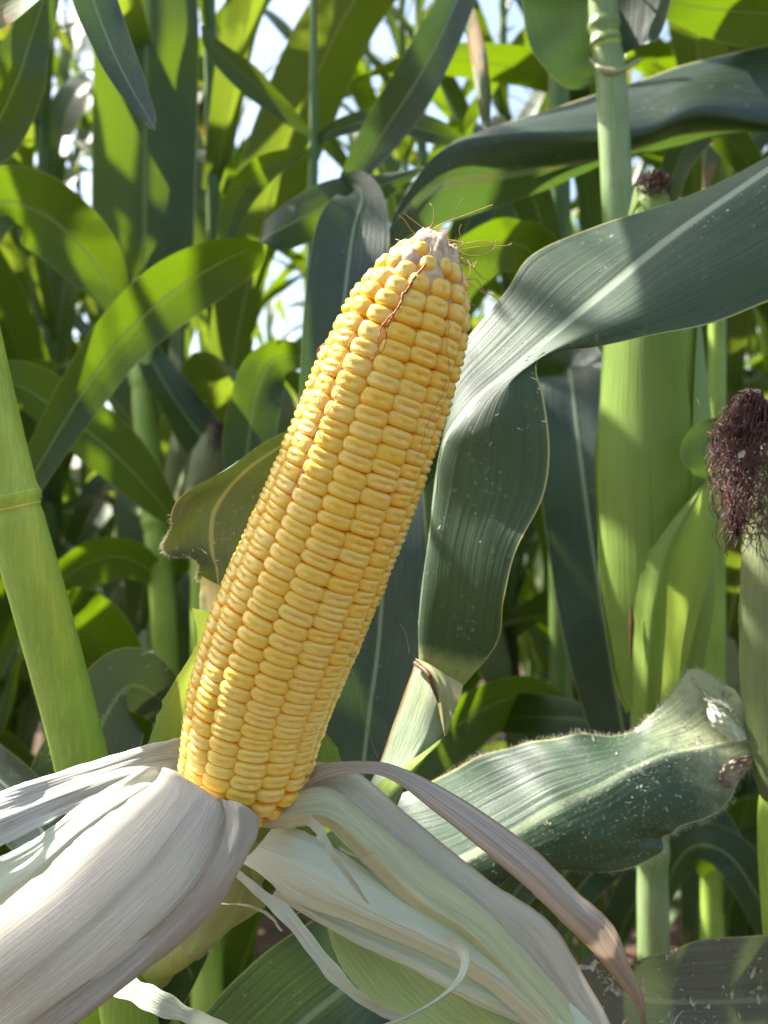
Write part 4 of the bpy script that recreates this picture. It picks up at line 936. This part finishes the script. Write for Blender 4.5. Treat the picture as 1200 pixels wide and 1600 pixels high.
# ------------------------------------------------------------------ flecks and hairs
def flecks():
    V, Fc, c = [], [], 0
    def add(p, n, size):
        nonlocal c
        n = n/np.linalg.norm(n); a = rng.normal(0, 1, 3); a -= n*a.dot(n); a /= np.linalg.norm(a); b = np.cross(n, a)
        L = size*random.uniform(.5, 1.6); W = size*random.uniform(.15, .55); lift = .0003
        cur = random.uniform(.1, .5)*size
        rows = [(-1, .5), (-.35, 1), (.35, .9), (1, .35)]
        for t, w in rows:
            q = p+n*(lift+cur*(t*t)*.6)+a*L*t+b*W*random.uniform(-.3, .3)
            V.append(q-b*W*w+n*random.uniform(0, .2)*size); V.append(q+b*W*w)
        for i in range(3): Fc.append((c+2*i, c+2*i+1, c+2*i+3, c+2*i+2))
        c += 8
    for key, num, rngv, rngu, sz in (('FR', 75, (.45, .98), (.1, 1), .0008), ('FR', 30, (.05, .4), (.5, 1), .0006), ('FH', 60, (.1, .75), (.1, .95), .0011), ('BR', 230, (.25, .95), (.05, .95), .0017),
                                     ('IL', 45, (.3, .8), (.1, .9), .0022), ('FL', 10, (.2, .8), (.05, .6), .0008)):
        g = SURF[key]; nv, nu = g.shape[:2]; nm = gnorm(g)
        cl = [(random.uniform(*rngv), random.uniform(*rngu)) for _ in range(max(4, num//9))]
        for _ in range(int(num*1.5)):
            cc = random.choice(cl); sp_ = random.choice((.015, .04, .3)); j = int(np.clip(random.gauss(cc[0], sp_), *rngv)*(nv-1)); u = float(np.clip(random.gauss(cc[1], sp_*1.5), *rngu)); i = int(u*(nu-2)); f, h = random.random(), random.random(); j = min(j, nv-2)
            p = (g[j, i]*(1-f)+g[j, i+1]*f)*(1-h)+(g[j+1, i]*(1-f)+g[j+1, i+1]*f)*h
            n = nm[j, i]
            if n.dot(np.array((0, 0, CZ))-p) < 0: n = -n
            add(p, n, sz*random.choice((.25, .3, .4, .5, .5, .8, 1.3)))
    for (x, y, d, s) in ((1157, 712, .352, .0030), (1048*1.04, 628, .353, .0013), (1136, 735, .352, .0012), (1127, 805, .352, .0010), (1141, 832, .352, .0010), (1180, 612, .352, .0012), (975, 1562, .40, .0055)):
        for _ in range(1): add(P(x+random.uniform(-2, 2), y, d), np.array((0, -1, .3)), s)
    o = mesh_obj('leaf_flecks', V, Fc, M['debris'], smooth=False); o['kind'] = 'stuff'; o['label'] = 'pale dried flower flecks scattered over the near leaves'; o['category'] = 'debris'
flecks()
def hairs():
    g = SURF['FH']; nm = gnorm(g); m = Many(); nv, nu = g.shape[:2]
    for side in (0, nu-1):
        for _ in range(420):
            j = int(random.uniform(.02, .78)*(nv-1)); i2 = 1 if side == 0 else nu-2
            out = g[j, side]-g[j, i2]; out /= np.linalg.norm(out); p = g[j, side]+(g[min(j+1, nv-1), side]-g[j, side])*random.random()
            m.add(wiggly(p, out+rng.normal(0, .5, 3), random.uniform(.0012, .0032), 4, .2), .00005, 3)
    for _ in range(1500):
        j = int(random.uniform(.05, .8)*(nv-2)); i = int(random.uniform(.1, .95)*(nu-2)); f, h = random.random(), random.random()
        p = (g[j, i]*(1-f)+g[j, i+1]*f)*(1-h)+(g[j+1, i]*(1-f)+g[j+1, i+1]*f)*h; n = nm[j, i]
        if n[1] > 0: n = -n
        m.add(wiggly(p, n+rng.normal(0, .7, 3), random.uniform(.0008, .0020), 3, .2), .00004, 3)
    m.build('hairs', M['hair'], Cp)['kind'] = 'stuff'
    g = SURF['FL']; m = Many(); nv, nu = g.shape[:2]
    for _ in range(260):
        j = int(random.uniform(0, .5)*(nv-1)); out = g[j, 0]-g[j, 1]; out /= np.linalg.norm(out)
        m.add(wiggly(g[j, 0], out+rng.normal(0, .6, 3), random.uniform(.0008, .002), 3, .2), .00004, 3)
    m.build('hairs', M['hair'], EAR)['kind'] = 'stuff'
hairs()
